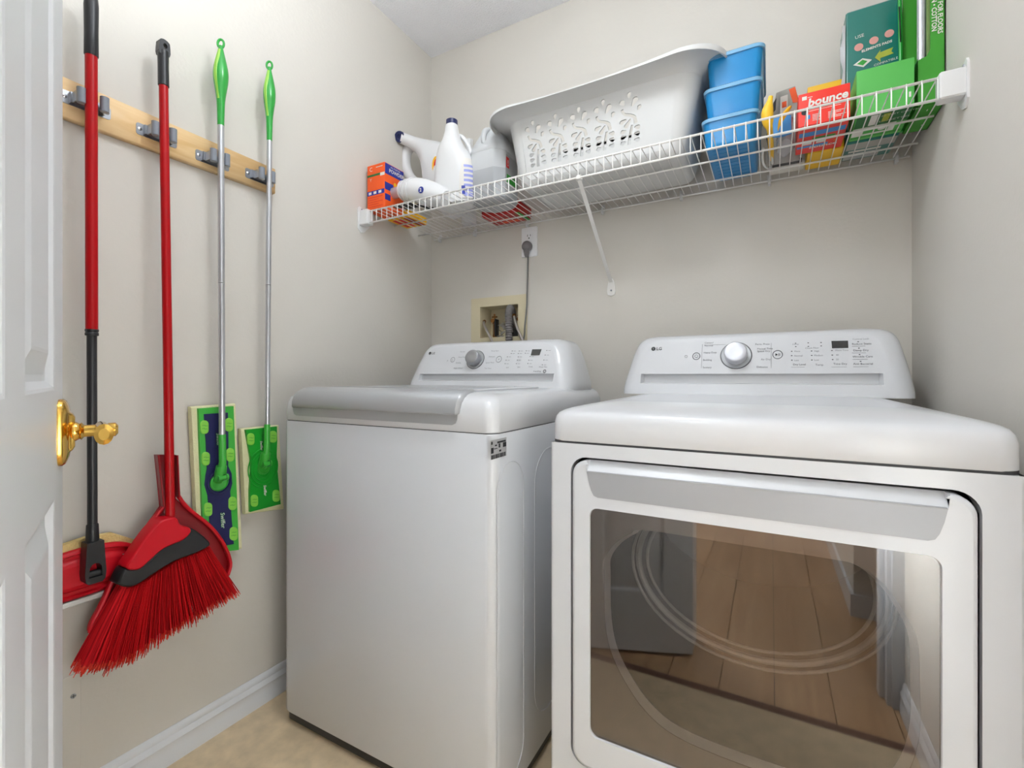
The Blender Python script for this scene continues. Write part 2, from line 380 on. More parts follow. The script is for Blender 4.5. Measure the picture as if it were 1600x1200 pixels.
# ---- flat mop (red and black)
mop = thing('flat_mop', 'red and black flat mop with wide red head, nearest the door', 'mop', (PX, .452, .5))
obj('upper_pole', MB().tube([(PX, .4515, 1.09), (PX, .4505, 1.70)], .0108, 16), M['red'], mop, 'glossy red upper tube')
obj('lower_pole', MB().tube([(PX, .4525, .66), (PX, .4515, 1.095)], .0088, 16), M['blk2'], mop, 'black lower tube')
obj('collar', MB().lathe((PX, .4515, 1.078), [(.009, 0), (.0118, .001), (.0118, .006), (.0105, .008), (.0118, .010), (.0118, .014), (.009, .015)], 18), M['blk'], mop)
obj('hand_grip', MB().lathe((PX, .4505, 1.686), [(.0115, 0), (.0125, .002), (.0122, .05), (.0128, .11), (.011, .135), (.004, .142)], 18), M['blk'], mop)
jo = MB(); jo.lathe((PX, .4525, .622), [(.0115, 0), (.012, .002), (.0105, .045), (.009, .047)], 16)
jy = .4525
jo.prism(lambda a, b, d: (PX+d, jy+a, b), [(-.0145, .632), (-.0165, .60), (-.0185, .565), (-.017, .549), (-.012, .543), (.012, .543), (.017, .549), (.0185, .565), (.0165, .60), (.0145, .632)],
         [[(-.0115, .566), (-.010, .578), (-.006, .584), (-.002, .586), (.002, .586), (.006, .584), (.010, .578), (.0115, .566), (.0115, .556), (-.0115, .556)]], .017, -.012)
jo.tube([(PX+.004, jy-.014, .5605), (PX+.004, jy+.014, .5605)], .0085, 14)
obj('swivel_joint', jo, M['blk'], mop)
def MP(u, v, x=-1.312): p = onX(u, v, x); return (p.y, p.z)
top = [(.285, .575), (.31, .612), (.40, .627), (.452, .634), (.50, .630), (.545, .60), (.60, .56), (.60, .505), (.30, .505)]
mb = MB(); mb.prism(lambda a, b, d: (d, a, b), top, [], -1.322, -1.338); obj('cloth', mb, M['tan'], mop, 'tan cloth edge above the head')
pl = [(.30, .525), (.302, .575), (.33, .602), (.40, .612), (.452, .615), (.51, .608), (.55, .585), (.60, .545), (.602, .525), (.56, .512), (.34, .510)]
pls = smoothpoly(pl, True, 4); cy, cz_ = .452, .56
def scale2(pts, k): return [(cy+(a-cy)*(1-k*.35), cz_+(b-cz_)*(1-k)) for a, b in pts]
mb = MB(); mb.loft([[(x, a, b) for a, b in scale2(pls, k)] for x, k in ((-1.322, 0), (-1.314, 0), (-1.310, .05), (-1.308, .16), (-1.314, .22), (-1.314, .35), (-1.307, .45), (-1.305, .6))], True)
hm = obj('mop_head', mb, M['redp'], mop, 'glossy red plastic head plate')
obj('lettering', MB().text('Vileda', .013, (-1.3065, .512, .585), (0, -.35, -1), (0, 1, -.35), .0012), M['lightp'], mop)
obj('edge_strip', B(-1.334, -1.306, .285, .605, .497, .508, .002), M['padw'], mop, 'white lower edge strip')

# ---- push broom and dustpan
broom = thing('angle_broom', 'red angle broom with black band and fanned red bristles', 'broom', (PX, .59, .4))
def pole_pt(u, v): p = onX(u, v, PX); return (PX, p.y, p.z)
q0, q1 = pole_pt(255.5, 130), tuple(onX(266, 812, -1.264))
obj('handle', MB().tube([q1, q0], [.0098, .0096], 16), M['red'], broom, 'glossy red metal tube')
dirp = (Vector(q0)-Vector(q1)).normalized()
cp = MB(); c0 = Vector(q0)-dirp*.008; cp.lathe(c0, [(.0105, 0), (.0115, .001), (.0112, .05), (.0118, .085)], 16, dirp)
c1 = c0+dirp*.085
cp.prism(lambda a, b, d: (c1.x+d, c1.y+a, c1.z+b), smoothpoly([(-.0105, -.01), (.0105, -.01), (.0112, .016), (.009, .023), (0, .027), (-.009, .024), (-.0112, .016)], True, 3), [ellipse(.001, .012, .0045, .0065, 12)], .009, -.009)
obj('end_cap', cp, M['blk'], broom, 'black cap with hanging hole')
def q3(x, y): return (80+x/4, 620+y/4)
def poly(pts, X_, f=q3): return [(lambda p: (p.y, p.z))(onX(*f(*p), X_)) for p in pts]
BXb = -1.243
redp = [(700, 770), (780, 755), (812, 800), (868, 820), (875, 850), (830, 895), (750, 930), (690, 962), (620, 1025), (560, 1075), (500, 1085), (470, 1062), (510, 1000), (600, 870), (660, 800)]
blkp = [(868, 826), (912, 840), (985, 900), (988, 935), (900, 980), (770, 1030), (640, 1110), (560, 1165), (490, 1192), (430, 1180), (420, 1160), (462, 1080), (500, 1078), (560, 1068), (620, 1015), (690, 952), (750, 920), (830, 885)]
def block(pts, x0, x1, bev):
    P = smoothpoly(poly(pts, x1), True, 3); n = len(P); cx = sum(p[0] for p in P)/n; cy_ = sum(p[1] for p in P)/n
    area = sum(P[i][0]*P[(i+1) % n][1]-P[(i+1) % n][0]*P[i][1] for i in range(n)); sg = 1 if area > 0 else -1
    def off(k):
        o = []
        for i in range(n):
            t = Vector(P[(i+1) % n])-Vector(P[i-1])
            t = t.normalized() if t.length > 0 else Vector((1, 0)); o.append((P[i][0]-sg*t.y*k, P[i][1]+sg*t.x*k))
        return o
    m_ = MB(); rings = [[(x, a, b) for a, b in (off(k) if k else P)] for x, k in ((x0, 0), (x1-bev, 0), (x1-bev*.3, bev*.35), (x1, bev))]
    m_.loft(rings, False); m_.smooth = False
    for R, inv in ((rings[0], True), (rings[-1], False)):
        tr = tessellate_polygon([[Vector((p[1], p[2], 0)) for p in R]]); m_.add(R, [tuple(t) for t in tr], False)
    return m_
obj('head_cover', block(redp, -1.279, BXb+.004, .004), M['redp'], broom, 'bright red plastic hood')
obj('head_band', block(blkp, -1.283, BXb, .004), M['blk'], broom, 'black rubber band above the bristles')
# bristles
br = MB(); br.smooth = True
s_pts = poly([(432, 1178), (490, 1188), (560, 1160), (640, 1105), (770, 1026), (900, 976), (985, 936)], -1.262)
e_px = [(117, 1049), (137, 1047), (158, 1046), (176, 1040), (205, 1028), (238, 1004), (280, 982), (330, 950), (371, 926)]
e_pts = [(lambda p: (p.y, p.z))(onX(*p, -1.255)) for p in e_px]
def along(P, t):
    L = [0]
    for i in range(len(P)-1): L.append(L[-1]+(Vector(P[i+1])-Vector(P[i])).length)
    d = t*L[-1]
    for i in range(len(P)-1):
        if d <= L[i+1] or i == len(P)-2: k = (d-L[i])/(L[i+1]-L[i]); return Vector(P[i]).lerp(Vector(P[i+1]), k)
for i in range(1150):
    t = min(1, max(0, (i+random.random())/1150))**1.25; a = along(s_pts, t); b = along(e_pts, min(1, max(0, t+random.uniform(-.02, .02))))
    xx = random.uniform(-.013, .013); x0 = -1.264+xx; x1 = -1.256+xx*1.9
    k = random.uniform(.93, 1.015) if random.random() > .06 else 1.06
    b = a+(b-a)*k; mid = a.lerp(b, .55)+Vector((0, random.uniform(-.004, .004)))
    tip = a.lerp(b, .93)
    r = random.uniform(.0009, .0014)
    P = [Vector((x0, a.x, a.y)), Vector(((x0+x1)/2, mid.x, mid.y)), Vector((x1, tip.x, tip.y)), Vector((x1, b.x, b.y))]
    br.mi = random.choice((0, 0, 1)); br.tube(P[:3], r, 3, False)
    br.mi = 2; br.tube(P[2:], [r, r*.7], 3, False)
bo = obj('bristles', br, [M['br1'], M['br2'], M['br3']], broom, 'splayed red bristles with paler tips'); bo['kind'] = 'stuff'
# dustpan
pan = thing('dustpan', 'red plastic dustpan clipped on the broom handle behind its bristles', 'dustpan', (-1.31, .59, .45))
DPX = -1.299
dpo = [(668, 365), (790, 365), (802, 640), (862, 700), (1000, 812), (1088, 930), (1126, 1040), (1112, 1115), (1100, 1130)]
left = [(250, 1478), (262, 1420), (330, 1290), (400, 1130), (500, 970), (630, 792), (700, 690), (692, 600)]
P = poly(dpo+left, DPX+.02)
mb = MB(); mb.prism(lambda a, b, d: (d, a, b), P, [], DPX+.003, DPX); po = obj('pan_floor', mb, M['redd'], pan)
def rim(pts, r0=.0045, x=DPX+.017, wall=True):
    Q = smoothpoly(poly(pts, x+.004), False, 4)
    m_ = MB(); m_.tube([(x, a, b) for a, b in Q], r0, 8)
    if wall:
        m_.loft([[(DPX, a, b) for a, b in Q], [(x, a, b) for a, b in Q]], False, False)
    return m_
obj('side_wall', rim([(800, 620), (862, 700), (1000, 812), (1088, 930), (1126, 1040), (1110, 1118)]), M['redp'], pan)
obj('side_wall', rim([(706, 690), (630, 792), (500, 970), (400, 1130), (330, 1290), (262, 1420), (248, 1475)]), M['redp'], pan)
nk = MB()
for a_, b_ in (((670, 365), (706, 690)), ((790, 365), (802, 630))):
    nk.loft([[(DPX+.002, *poly([p], DPX+.02)[0]), (DPX+.032, *poly([p], DPX+.032)[0])] for p in ((a_), (b_))], False, False)
    nk.tube([(DPX+.032, *poly([p], DPX+.032)[0]) for p in (a_, b_)], .002, 6)
obj('clip_neck', nk, M['redd'], pan)
tn = MB()
for (xa, ya), (xb, yb) in (((624, 805), (510, 975)),):
    for i in range(13):
        t = i/12; p = poly([(xa+(xb-xa)*t, ya+(yb-ya)*t)], DPX+.02)[0]
        tn.box(DPX+.018, DPX+.0265, p[0]-.0035, p[0]+.0035, p[1]-.0008, p[1]+.0012)
ct = obj('comb_teeth', tn, M['redp'], pan); ct['kind'] = 'stuff'
obj('rubber_lip', MB().tube([(DPX+.012, *p) for p in poly([(243, 1475), (262, 1462), (290, 1440)], DPX+.01)], .004, 6), M['blk'], pan)

# ---- two green floor sweepers
def sweeper(i, label, py0, pole_px, grip_z, pad, green, extra):
    (ut, vt), (uj, vj), (ue, ve) = pole_px      # grip end, joint start, joint end
    pj, pe = onX(uj, vj, PX), onX(ue, ve, PX); pg = onX(ut, vt, PX)
    root = thing('floor_sweeper', label, 'sweeper', (PX, pe.y, pe.z-.2), 'green floor sweepers on the tool rack')
    r = poles[i][1]
    mid = pj.lerp(pg, .49)
    obj('pole', MB().tube([pj, mid-Vector((0, 0, .001))], r, 16), M['alu'], root)
    obj('pole', MB().tube([mid+Vector((0, 0, .0005)), pg], r*1.03, 16), M['alu'], root)
    # bulging grip with loop
    z = pg.z; h = grip_z-z; prof = [(0, r*1.05), (.15, r*1.15), (.3, r*1.3), (.42, r*1.7), (.56, r*2.25), (.68, r*2.3), (.8, r*1.75), (.92, r*1.0), (1, r*.55)]
    pr = smoothpoly(prof, False, 3)
    g = MB(); g.lathe((PX, pg.y, z-.004), [(max(.002, b), a*h) for a, b in pr], 18); go = obj('hand_grip', g, M['grng'], root, 'green bulging hand grip')
    st = MB(); st.tube([(PX+.003, pg.y-rr_*.62, z+a*h) for a, rr_ in pr if .3 < a < .95], [max(.002, rr_*.45) for a, rr_ in pr if .3 < a < .95], 8); obj('grip_inlay', st, M['grnt'], root, 'lime green inlay')
    lp = MB(); lp.tube([(PX+.0065*math.sin(t), pg.y+.0045*math.sin(t), grip_z-.010+.0115*(1-math.cos(t))) for t in [2*PI*k/14 for k in range(15)]], .0031, 8, False); obj('hanging_loop', lp, M['grng'], root)
    # joint tube and knuckle
    j = MB(); j.tube([pj+Vector((0, 0, .002)), pe+Vector((0, 0, .02)), pe+Vector((-.004, 0, 0))], [r*1.15, r*1.15, r*1.3], 14)
    j.tube([pe+Vector((-.006, 0, .008)), pe+Vector((-.012, 0, -.02)), pe+Vector((-.02, -.002, -.034))], [.013, .015, .012], 14)
    jo_ = obj('joint', j, M['grn'], root)
    hub = MB(); hub.tube([pe+Vector((-.004, -.012, -.024)), pe+Vector((-.004, .015, -.024))], .009, 14)
    hub.mi = 1; hub.tube([pe+Vector((.003, -.0005, -.014)), pe+Vector((.0045, .008, -.016)), pe+Vector((.0045, .009, -.028)), pe+Vector((.003, -.0005, -.031))], .0012, 6)
    obj('knuckle', hub, [M['grn'], M['gdark']], jo_)
    mb = MB(); PD = [(lambda p: (p.y, p.z))(onX(*p, -1.326)) for p in pad]
    cx_ = sum(p[0] for p in PD)/4; cz2 = sum(p[1] for p in PD)/4
    mb.loft([[(x, cx_+(a-cx_)*k, cz2+(b-cz2)*k) for a, b in PD] for x, k in ((-1.346, .93), (-1.342, 1), (-1.330, 1), (-1.326, .98))], True)
    obj('cleaning_pad', mb, M['cream'], root, 'cream ribbed pad wrapped round the head')
    G = [(lambda p: (p.y, p.z))(onX(*p, -1.318)) for p in green]
    mb = MB(); mb.prism(lambda a, b, d: (d, a, b), G, [], -1.318, -1.328); ho = obj('head_plate', mb, M['grn'] if i == 2 else M['grnd'], root, 'green head plate'); extra(root, ho)
    return root
def q7(x, y): return (290+x/4.8, 620+y/4.8)
def ovals(root, ho, cs, x=-1.3165, sx=31, sy=51):
    for c in cs:
        m_ = MB(); pts = [(lambda p: (p.y, p.z))(onX(*q7(c[0]+a, c[1]+b), x)) for a, b in rrect(-sx, sx, -sy, sy, sx*.9, 4)]
        n = len(pts); mx = sum(p[0] for p in pts)/n; mz = sum(p[1] for p in pts)/n
        m_.loft([[(xx, mx+(a-mx)*k, mz+(b-mz)*k) for a, b in pts] for xx, k in ((x-.003, 1), (x, 1), (x+.0012, .85))], True)
        m_.mi = 1
        for k in range(4):
            t = k*PI/2+.6; m_.box(x+.0013, x+.0017, mx+.0045*math.cos(t)-.0035, mx+.0045*math.cos(t)+.0035, mz+.006*math.sin(t)-.0005, mz+.006*math.sin(t)+.0005)
        obj('cloth_gripper', m_, [M['grnl'], M['gmid']], root)
def ex1(root, ho):
    nv_ = [(138, 130), (318, 118), (322, 350), (320, 520), (345, 575), (350, 650), (335, 710), (345, 900), (362, 1105), (180, 1135), (178, 900), (165, 740), (142, 660), (150, 590), (160, 540), (152, 350)]
    P_ = [(lambda p: (p.y, p.z))(onX(*q7(*p), -1.3165)) for p in nv_]
    m_ = MB(); m_.prism(lambda a, b, d: (d, a, b), P_, [], -1.3165, -1.319)
    obj('rubber_inlay', m_, M['navy'], root, 'navy blue rubber inlay')
    c = onX(*q7(252, 640), -1.315)
    m_ = MB(); m_.lathe((-1.3165, c.y, c.z), [(.024, 0), (.024, .004), (.0215, .006), (.020, .003), (.008, .002), (.001, .002)], 24, (1, 0, 0)); obj('boss', m_, M['grn'], root)
    m_ = MB(); m_.tube([(-1.3145, c.y+.030*math.cos(t), c.z+.030*math.sin(t)) for t in [2*PI*k/28 for k in range(29)]], .0022, 6, False); obj('boss_ring', m_, M['navy'], root)
    ovals(root, ho, [(142, 228), (152, 465), (170, 845), (185, 1075), (325, 210), (335, 435), (352, 800), (360, 1027)])
    for (x, y), sz in (((272, 868), .0155), ((240, 272), .0125)):
        o_ = onX(*q7(x, y), -1.3155); m_ = MB(); m_.mi = 1; m_.text('Swiffer', sz, o_+Vector((0, -.004, 0)), (0, .06, -1), (0, 1, .06), .0006, shear=.2, bold=.0007)
        m_.mi = 0; m_.text('Swiffer', sz, o_+Vector((.0003, -.004, 0)), (0, .06, -1), (0, 1, .06), .0009, shear=.2)
        obj('lettering', m_, [M['white'], M['gmid']], root)
def ex2(root, ho):
    c = onX(*q7(585, 535), -1.317)
    m_ = MB()
    for k, r_ in enumerate((.022, .030, .038, .046)):
        m_.tube([(-1.3182, c.y+r_*math.cos(t), c.z+r_*1.25*math.sin(t)) for t in [2*PI*q/28 for q in range(29)]], .0017, 6, False)
    obj('ripple_rings', m_, M['grnd'], root)
    m_ = MB(); m_.lathe((-1.318, c.y, c.z), [(.019, 0), (.019, .003), (.017, .005), (.015, .002), (.001, .002)], 24, (1, 0, 0)); obj('boss', m_, M['grn'], root)
    ovals(root, ho, [(490, 318), (657, 300), (517, 780), (680, 743)], sx=27, sy=45)
    for (x, y), sz in (((598, 660), .0115), ((572, 330), .010)):
        o_ = onX(*q7(x, y), -1.3165); m_ = MB(); m_.text('Swiffer', sz, o_+Vector((0, -.006, 0)), (0, .06, -1), (0, 1, .06), .0012, shear=.2, bold=.0003)
        obj('lettering', m_, M['lightp'], root)
sweeper(2, 'floor sweeper with long green head and navy inlay, beside the red broom', 0,
        ((345, 194), (347, 680), (348, 733)), 1.882, [q7(40, 75), q7(375, 50), q7(425, 1140), q7(92, 1185)],
        [q7(97, 88), q7(360, 70), q7(400, 1148), q7(138, 1180)], ex1)
gq = [(452, 248), (685, 222), (688, 330), (684, 420), (686, 520), (700, 660), (714, 805), (485, 864), (482, 700), (492, 560), (490, 470), (470, 350)]
sweeper(3, 'smaller all-green floor sweeper with short head, nearest the washing machine', 0,
        ((421, 218), (417.5, 664), (417, 712)), 1.905, [q7(415, 240), q7(700, 212), q7(738, 842), q7(448, 882)], [q7(*p) for p in gq], ex2)

# ================================================================== wire shelf
ZR = 1.605; YF = 1.275
shelf = thing('wire_shelf', 'white vinyl-coated wire shelf spanning the back of the laundry nook', 'shelf', (-.5, 1.69, 1.6))
for (y, z, x0, x1, r) in ((YF, ZR+.001, -1.312, .306, .0031), (YF, 1.5625, -1.312, .306, .0031), (1.442, ZR-.0035, -1.343, .335, .0028), (1.59, ZR-.0035, -1.343, .337, .0028), (1.676, ZR-.003, -1.325, .338, .0028)):
    obj('rail', MB().tube([(x0, y, z), (x1, y, z)], r, 8), M['wire'], shelf)
wm = None; L0 = Vector(shelf.location)
k = 0; x = -1.298
while x < .335:
    if wm is None:
        m_ = MB(); m_.tube([(x, 1.272, 1.5625), (x, 1.2715, 1.600), (x, 1.2745, 1.6088), (x, 1.282, 1.6085), (x, 1.676, 1.6070)], .00135, 6)
        o0 = obj('cross_wire', m_, M['wire'], shelf); wm = o0.data
    else:
        o_ = bpy.data.objects.new('cross_wire', wm); COL.objects.link(o_); o_.parent = shelf; o_.location = (x+1.298, 0, 0)
    x += .0254; k += 1
for sx, xw in ((1, XL), (-1, XR)):
    e = MB(); e.box(min(xw, xw+sx*.044), max(xw, xw+sx*.044), 1.260, 1.292, 1.556, 1.612, .003)
    e.prism(lambda a, b, d: (d, a, b), [(1.254, 1.618), (1.260, 1.627), (1.29, 1.618), (1.31, 1.60), (1.31, 1.56), (1.285, 1.535), (1.268, 1.530), (1.254, 1.545)], [], xw+sx*.004, xw)
    eo = obj('end_bracket', e, M['white'], shelf)
    s_ = MB(); s_.lathe((xw+sx*.004, 1.272, 1.617), [(.004, 0), (.0035, .002), (.001, .003)], 10, (sx, 0, 0)); obj('screw', s_, M['zinc'], eo)
st = MB(); a = Vector((-.483, 1.279, 1.556)); b = Vector((-.5145, 1.686, 1.338))
dx = Vector((1, 0, 0)); nn = (b-a).cross(dx).normalized()
st.loft([[p+dx*.006+nn*.0006, p+dx*.006+nn*.003, p-dx*.006+nn*.003, p-dx*.006+nn*.0006] for p in (a, b)], True)
st.prism(lambda a_, b_, d: (a_, d, b_), smoothpoly([(-.527, 1.290), (-.501, 1.290), (-.500, 1.32), (-.508, 1.348), (-.521, 1.348), (-.528, 1.32)], True, 2), [], 1.6855, 1.69)
st.box(-.489, -.477, 1.268, 1.288, 1.556, 1.567, .001)
so = obj('support_brace', st, M['wire'], shelf)
obj('screw', MB().lathe((-.514, 1.6855, 1.306), [(.0035, 0), (.003, .002), (.001, .003)], 10, (0, -1, 0)), M['zinc'], so)
for u in (686, 741, 823, 941, 1064, 1202, 1401):
    xx = onY(u, 300, 1.676).x
    c = MB(); c.box(xx-.004, xx+.004, 1.672, 1.69, 1.590, 1.610, .001); c.box(xx-.006, xx+.006, 1.684, 1.69, 1.603, 1.625, .001); obj('wall_clip', c, M['white'], shelf)
ZS = 1.6102
def face_text(m_, txt, size, org, face='front', **kw):
    ax, ay = {'front': ((1, 0, 0), (0, 0, 1)), 'right': ((0, 1, 0), (0, 0, 1)), 'under': ((1, 0, 0), (0, 1, 0)), 'undern': ((1, 0, 0), (0, 1, 0))}[face]
    if face == 'under': ax, ay = (1, 0, 0), (0, 1, 0)
    return m_.text(txt, size, org, ax, ay, **kw)
def F(m_, x0, x1, z0, z1, y): m_.box(x0, x1, y-.0004, y, z0, z1)                # print on a front face
def U(m_, x0, x1, y0, y1, z=ZS): m_.box(x0, x1, y0, y1, z-.0003, z)              # print on an underside
def under_text(m_, txt, size, x, y, **kw): m_.text(txt, size, (x, y, ZS-.0004), (1, 0, 0), (0, -1, 0), .0002, **kw)

# ---- orange box
t = thing('powder_box', 'orange and blue cardboard powder box at the left end of the wire shelf', 'box', (-1.29, 1.34, ZS))
x0, x1, y0, y1, z1 = -1.334, -1.246, 1.286, 1.388, 1.782
obj('carton', B(x0, x1, y0, y1, ZS, z1, .0015), M['orange'], t)
p = MB(); H = z1-ZS
def fz(k): return ZS+H*k
F(p, x0+.001, x1-.001, fz(.335), fz(.43), y0)
p.box(x1, x1+.0004, y0+.002, y1-.001, fz(.76), fz(.985)); p.box(x1, x1+.0004, y0+.001, y0+.045, fz(.42), fz(.58)); p.box(x1, x1+.0004, y0+.002, y0+.03, fz(.2), fz(.33))
p.mi = 1; F(p, x0+.001, x1-.022, fz(.745), fz(.79), y0)
p.mi = 2
for k_ in range(3): F(p, x0+.008+k_*.025, x0+.022+k_*.025, fz(.355), fz(.41), y0-.0003)
face_text(p, 'POWDER', .019, (x1+.0006, y0+.022, fz(.82)), 'right', bold=.0004); face_text(p, 'ALL PURPOSE', .0085, (x1+.0006, y0+.03, fz(.925)), 'right')
face_text(p, 'C', .022, (x0+.012, y0-.0005, fz(.86))); face_text(p, 'Y', .016, (x0+.014, y0-.0005, fz(.64)))
F(p, x1-.022, x1, fz(.72), fz(.785), y0-.0002); F(p, x0+.045, x1-.01, fz(.92), fz(.935), y0-.0002)
p.mi = 3
for k_ in range(5): F(p, x0+.006, x1-.010-(k_ % 2)*.02, fz(.28-.05*k_), fz(.29-.05*k_), y0)
p.mi = 4; p.lathe((x1, y0+.055, fz(.6)), [(.008, 0), (.008, .0004)], 12, (1, 0, 0))
obj('print', p, [M['blue'], M['gdark'], M['lightp'], M['redpr'], M['yel']], t)
# ---- packets behind it
t = thing('seasoning_packet', 'flat yellow and red packet behind the orange powder box', 'packet', (-1.29, 1.46, ZS))
obj('pack', B(-1.340, -1.235, 1.40, 1.515, ZS, ZS+.03, .003), M['yel'], t)
p = MB()
for k_ in range(3): U(p, -1.325+k_*.03, -1.308+k_*.03, 1.41, 1.50)
p.mi = 1; U(p, -1.262, -1.238, 1.405, 1.51)
obj('print', p, [M['redpr'], M['redflat']], t)
t = MB(); t.box(-1.215, -1.135, 1.296, 1.318, ZS, ZS+.006, .002); t.box(-1.19, -1.12, 1.325, 1.342, ZS, ZS+.006, .002); t.tube([(-1.12, 1.335, ZS+.005), (-1.115, 1.37, ZS+.005), (-1.10, 1.39, ZS+.005)], .005, 8)
t.mi = 1; t.box(-1.20, -1.13, 1.297, 1.325, ZS+.006, ZS+.010, .002)
tag(obj('nozzle_pack', t, [M['blk'], M['cream']], None, loc=(-1.16, 1.32, ZS)), 'small black nozzle pack lying flat under the white tipped bottle', 'packet')
# ---- lying white bottle
t = thing('small_bottle', 'small white bottle lying on its side in front of the orange box', 'bottle', (-1.1, 1.34, ZS))
yb_ = 1.335
def pc(u, v, y=yb_): return onY(u, v, y)
bp = [(626, 298, 6), (630, 298, 13), (636, 298, 15.5), (642, 298, 17.5), (648, 298, 18.5), (655, 299, 19.5), (665, 301, 19.5), (677, 304, 18), (690, 308, 15), (697, 311, 12)]
sc_ = pc(660, 300).x-pc(659, 300).x
m_ = MB(); m_.tube([pc(u, v) for u, v, r in bp], [r*sc_*.80 for u, v, r in bp], 20, True); obj('body', m_, M['bottle'], t)
m_ = MB()
for u, r in ((631, 15), (638, 17.4), (645, 19)): m_.tube([pc(u, 298)+Vector((-.001, 0, 0)), pc(u+2, 298)], [r*sc_*.82, r*sc_*.84], 20, True)
obj('ridge', m_, M['bottle'], t)
m_ = MB(); m_.tube([pc(608, 304), pc(610, 303.5), pc(624, 300), pc(629, 299)], [.020, .022, .020, .016], 18, True); obj('cup_cap', m_, M['clearb'], t, 'clear measuring cup over the mouth')
m_ = MB(); c_ = pc(659, 297, yb_-.0385)+Vector((.002, -.0065, -.002)); m_.lathe(c_, [(.0115, 0), (.0115, .0012)], 18, (0, -1, 0)); m_.mi = 1; m_.text('2', .017, c_+Vector((-.005, -.0016, -.006)), (1, 0, 0), (0, 0, 1), bold=.0006)
obj('emblem', m_, [M['blue'], M['lightp']], t)
# ---- tilted jug with handle ring
t = thing('tilted_jug', 'white handled jug with navy cap, leaning over to the left', 'bottle', (-1.12, 1.52, ZS))
yj = 1.52; sj = (pc(661, 240, yj).x-pc(660, 240, yj).x)
bp = [(627, 215.5, 7.2, 1.475), (631, 217, 7.2, 1.482), (637, 219.5, 7.6, 1.492), (645, 223, 8, 1.503), (658, 229.5, 10.5, 1.515), (672, 240, 17, 1.52), (684, 251, 25, 1.52), (694, 262, 32, 1.52), (704, 276, 37, 1.52), (716, 292, 38, 1.52), (726, 306, 36, 1.52), (730, 311, 32, 1.52)]
m_ = MB(); m_.tube([pc(u, v, y) for u, v, r, y in bp], [r*sj*.93 for u, v, r, y in bp], 22, True, (1, 1)); bo_ = obj('body', m_, M['bottle'], t)
for v_ in bo_.data.vertices:
    if v_.co.x > -.06: v_.co.y *= .62
    v_.co.z = max(v_.co.z, 0)
m_ = MB(); hp_ = smoothpoly([tuple(pc(u, v, yj)) for u, v in ((650, 227), (639, 232), (634, 245), (635, 262), (641, 276), (652, 286), (668, 290), (688, 286))], False, 4)
m_.tube(hp_, 5.8*sj, 14, True, (1, 1.15)); obj('handle', m_, M['bottle'], t)
m_ = MB(); a = pc(627, 215, 1.478); b = a+Vector((.20, -.87, -.24)); ax = (b-a).normalized()
m_.lathe(a-ax*.006, [(.0215, 0), (.0225, .002), (.0225, .022), (.020, .026), (.010, .026), (.009, .022), (.001, .022)], 22, ax); obj('cap', m_, M['cap'], t, 'navy blue screw cap')
m_ = MB(); c_ = pc(681, 258, yj-.062); m_.disc(c_, (0, -1, 0), .017, .002, 20, ry=.034); m_.mi = 1; m_.disc(c_+Vector((.004, -.002, -.001)), (0, -1, 0), .012, .001, 20, ry=.024); m_.mi = 2; m_.disc(c_+Vector((.007, -.003, 0)), (0, -1, 0), .007, .001, 14, ry=.014)
obj('label', m_, [M['yel'], M['redpr'], M['blue']], t)
# ---- standing jug
t = thing('standing_jug', 'tall white jug with navy cap standing beside the clear jug', 'bottle', (-1.02, 1.40, ZS))
yt = 1.40
pr = [(199, 698, 714), (212, 696.5, 715.5), (225, 693.5, 719), (238, 689, 725), (250, 685.5, 733), (262, 683, 740), (278, 681.5, 743.5), (300, 680.5, 745), (318, 681, 745)]
m_ = MB(); rings = []
for i, (v, a, b) in enumerate(pr):
    A, Bb = onY(a, v, yt), onY(b, v, yt); rx = (Bb.x-A.x)/2*.93; cx = (A.x+Bb.x)/2; z = max(A.z, ZS+.002); ry = min(rx, .05)
    rings.append([(cx+rx*math.copysign(abs(math.cos(q))**.8, math.cos(q)), yt+ry*math.copysign(abs(math.sin(q))**.8, math.sin(q)), z) for q in [2*PI*k/28 for k in range(28)]])
rings.append([(x_, y_, ZS) for x_, y_, z_ in [(yt*0+r_[0]*.97+rings[-1][0][0]*.0-.03*0, r_[1], 0) for r_ in rings[-1]]]) if False else rings.append([((rings[-1][0][0]+rings[-1][14][0])/2+(r_[0]-(rings[-1][0][0]+rings[-1][14][0])/2)*.94, yt+(r_[1]-yt)*.94, ZS) for r_ in rings[-1]])
m_.loft(rings, True); obj('body', m_, M['bottle'], t)
A = onY(706, 199, yt); m_ = MB(); m_.lathe((A.x, yt, A.z-.006), [(.0205, 0), (.0215, .002), (.021, .030), (.018, .032)], 24); obj('cap', m_, M['cap'], t, 'navy blue screw cap')
m_ = MB(); m_.tube(smoothpoly([tuple(onY(u, v, yt+.02)) for u, v in ((714, 212), (722, 214), (731, 226), (738, 244), (740, 262))], False, 4), .0075, 10); obj('handle', m_, M['bottle'], t)
cx = (onY(680.5, 300, yt).x+onY(745, 300, yt).x)/2; rx = (onY(745, 300, yt).x-onY(680.5, 300, yt).x)/2*.93
def jw(q, z, e=0):   # point on jug wall
    tt = (z-ZS)/(onY(706, 262, yt).z-ZS); k_ = 1 if tt < .8 else 1-.45*(tt-.8)
    return (cx+(rx*k_+e)*math.copysign(abs(math.cos(q))**.8, math.cos(q)), yt-(.05+e)*math.copysign(abs(math.sin(q))**.8, math.sin(q)), z)
m_ = MB(); m_.loft([[jw(q, ZS+.008+.142*(k_/8), .0012) for q in [(.12+(.95-.25*max(0, k_-5)/3)*j/8) for j in range(9)]] for k_ in range(9)], False, False)
m_.mi = 1
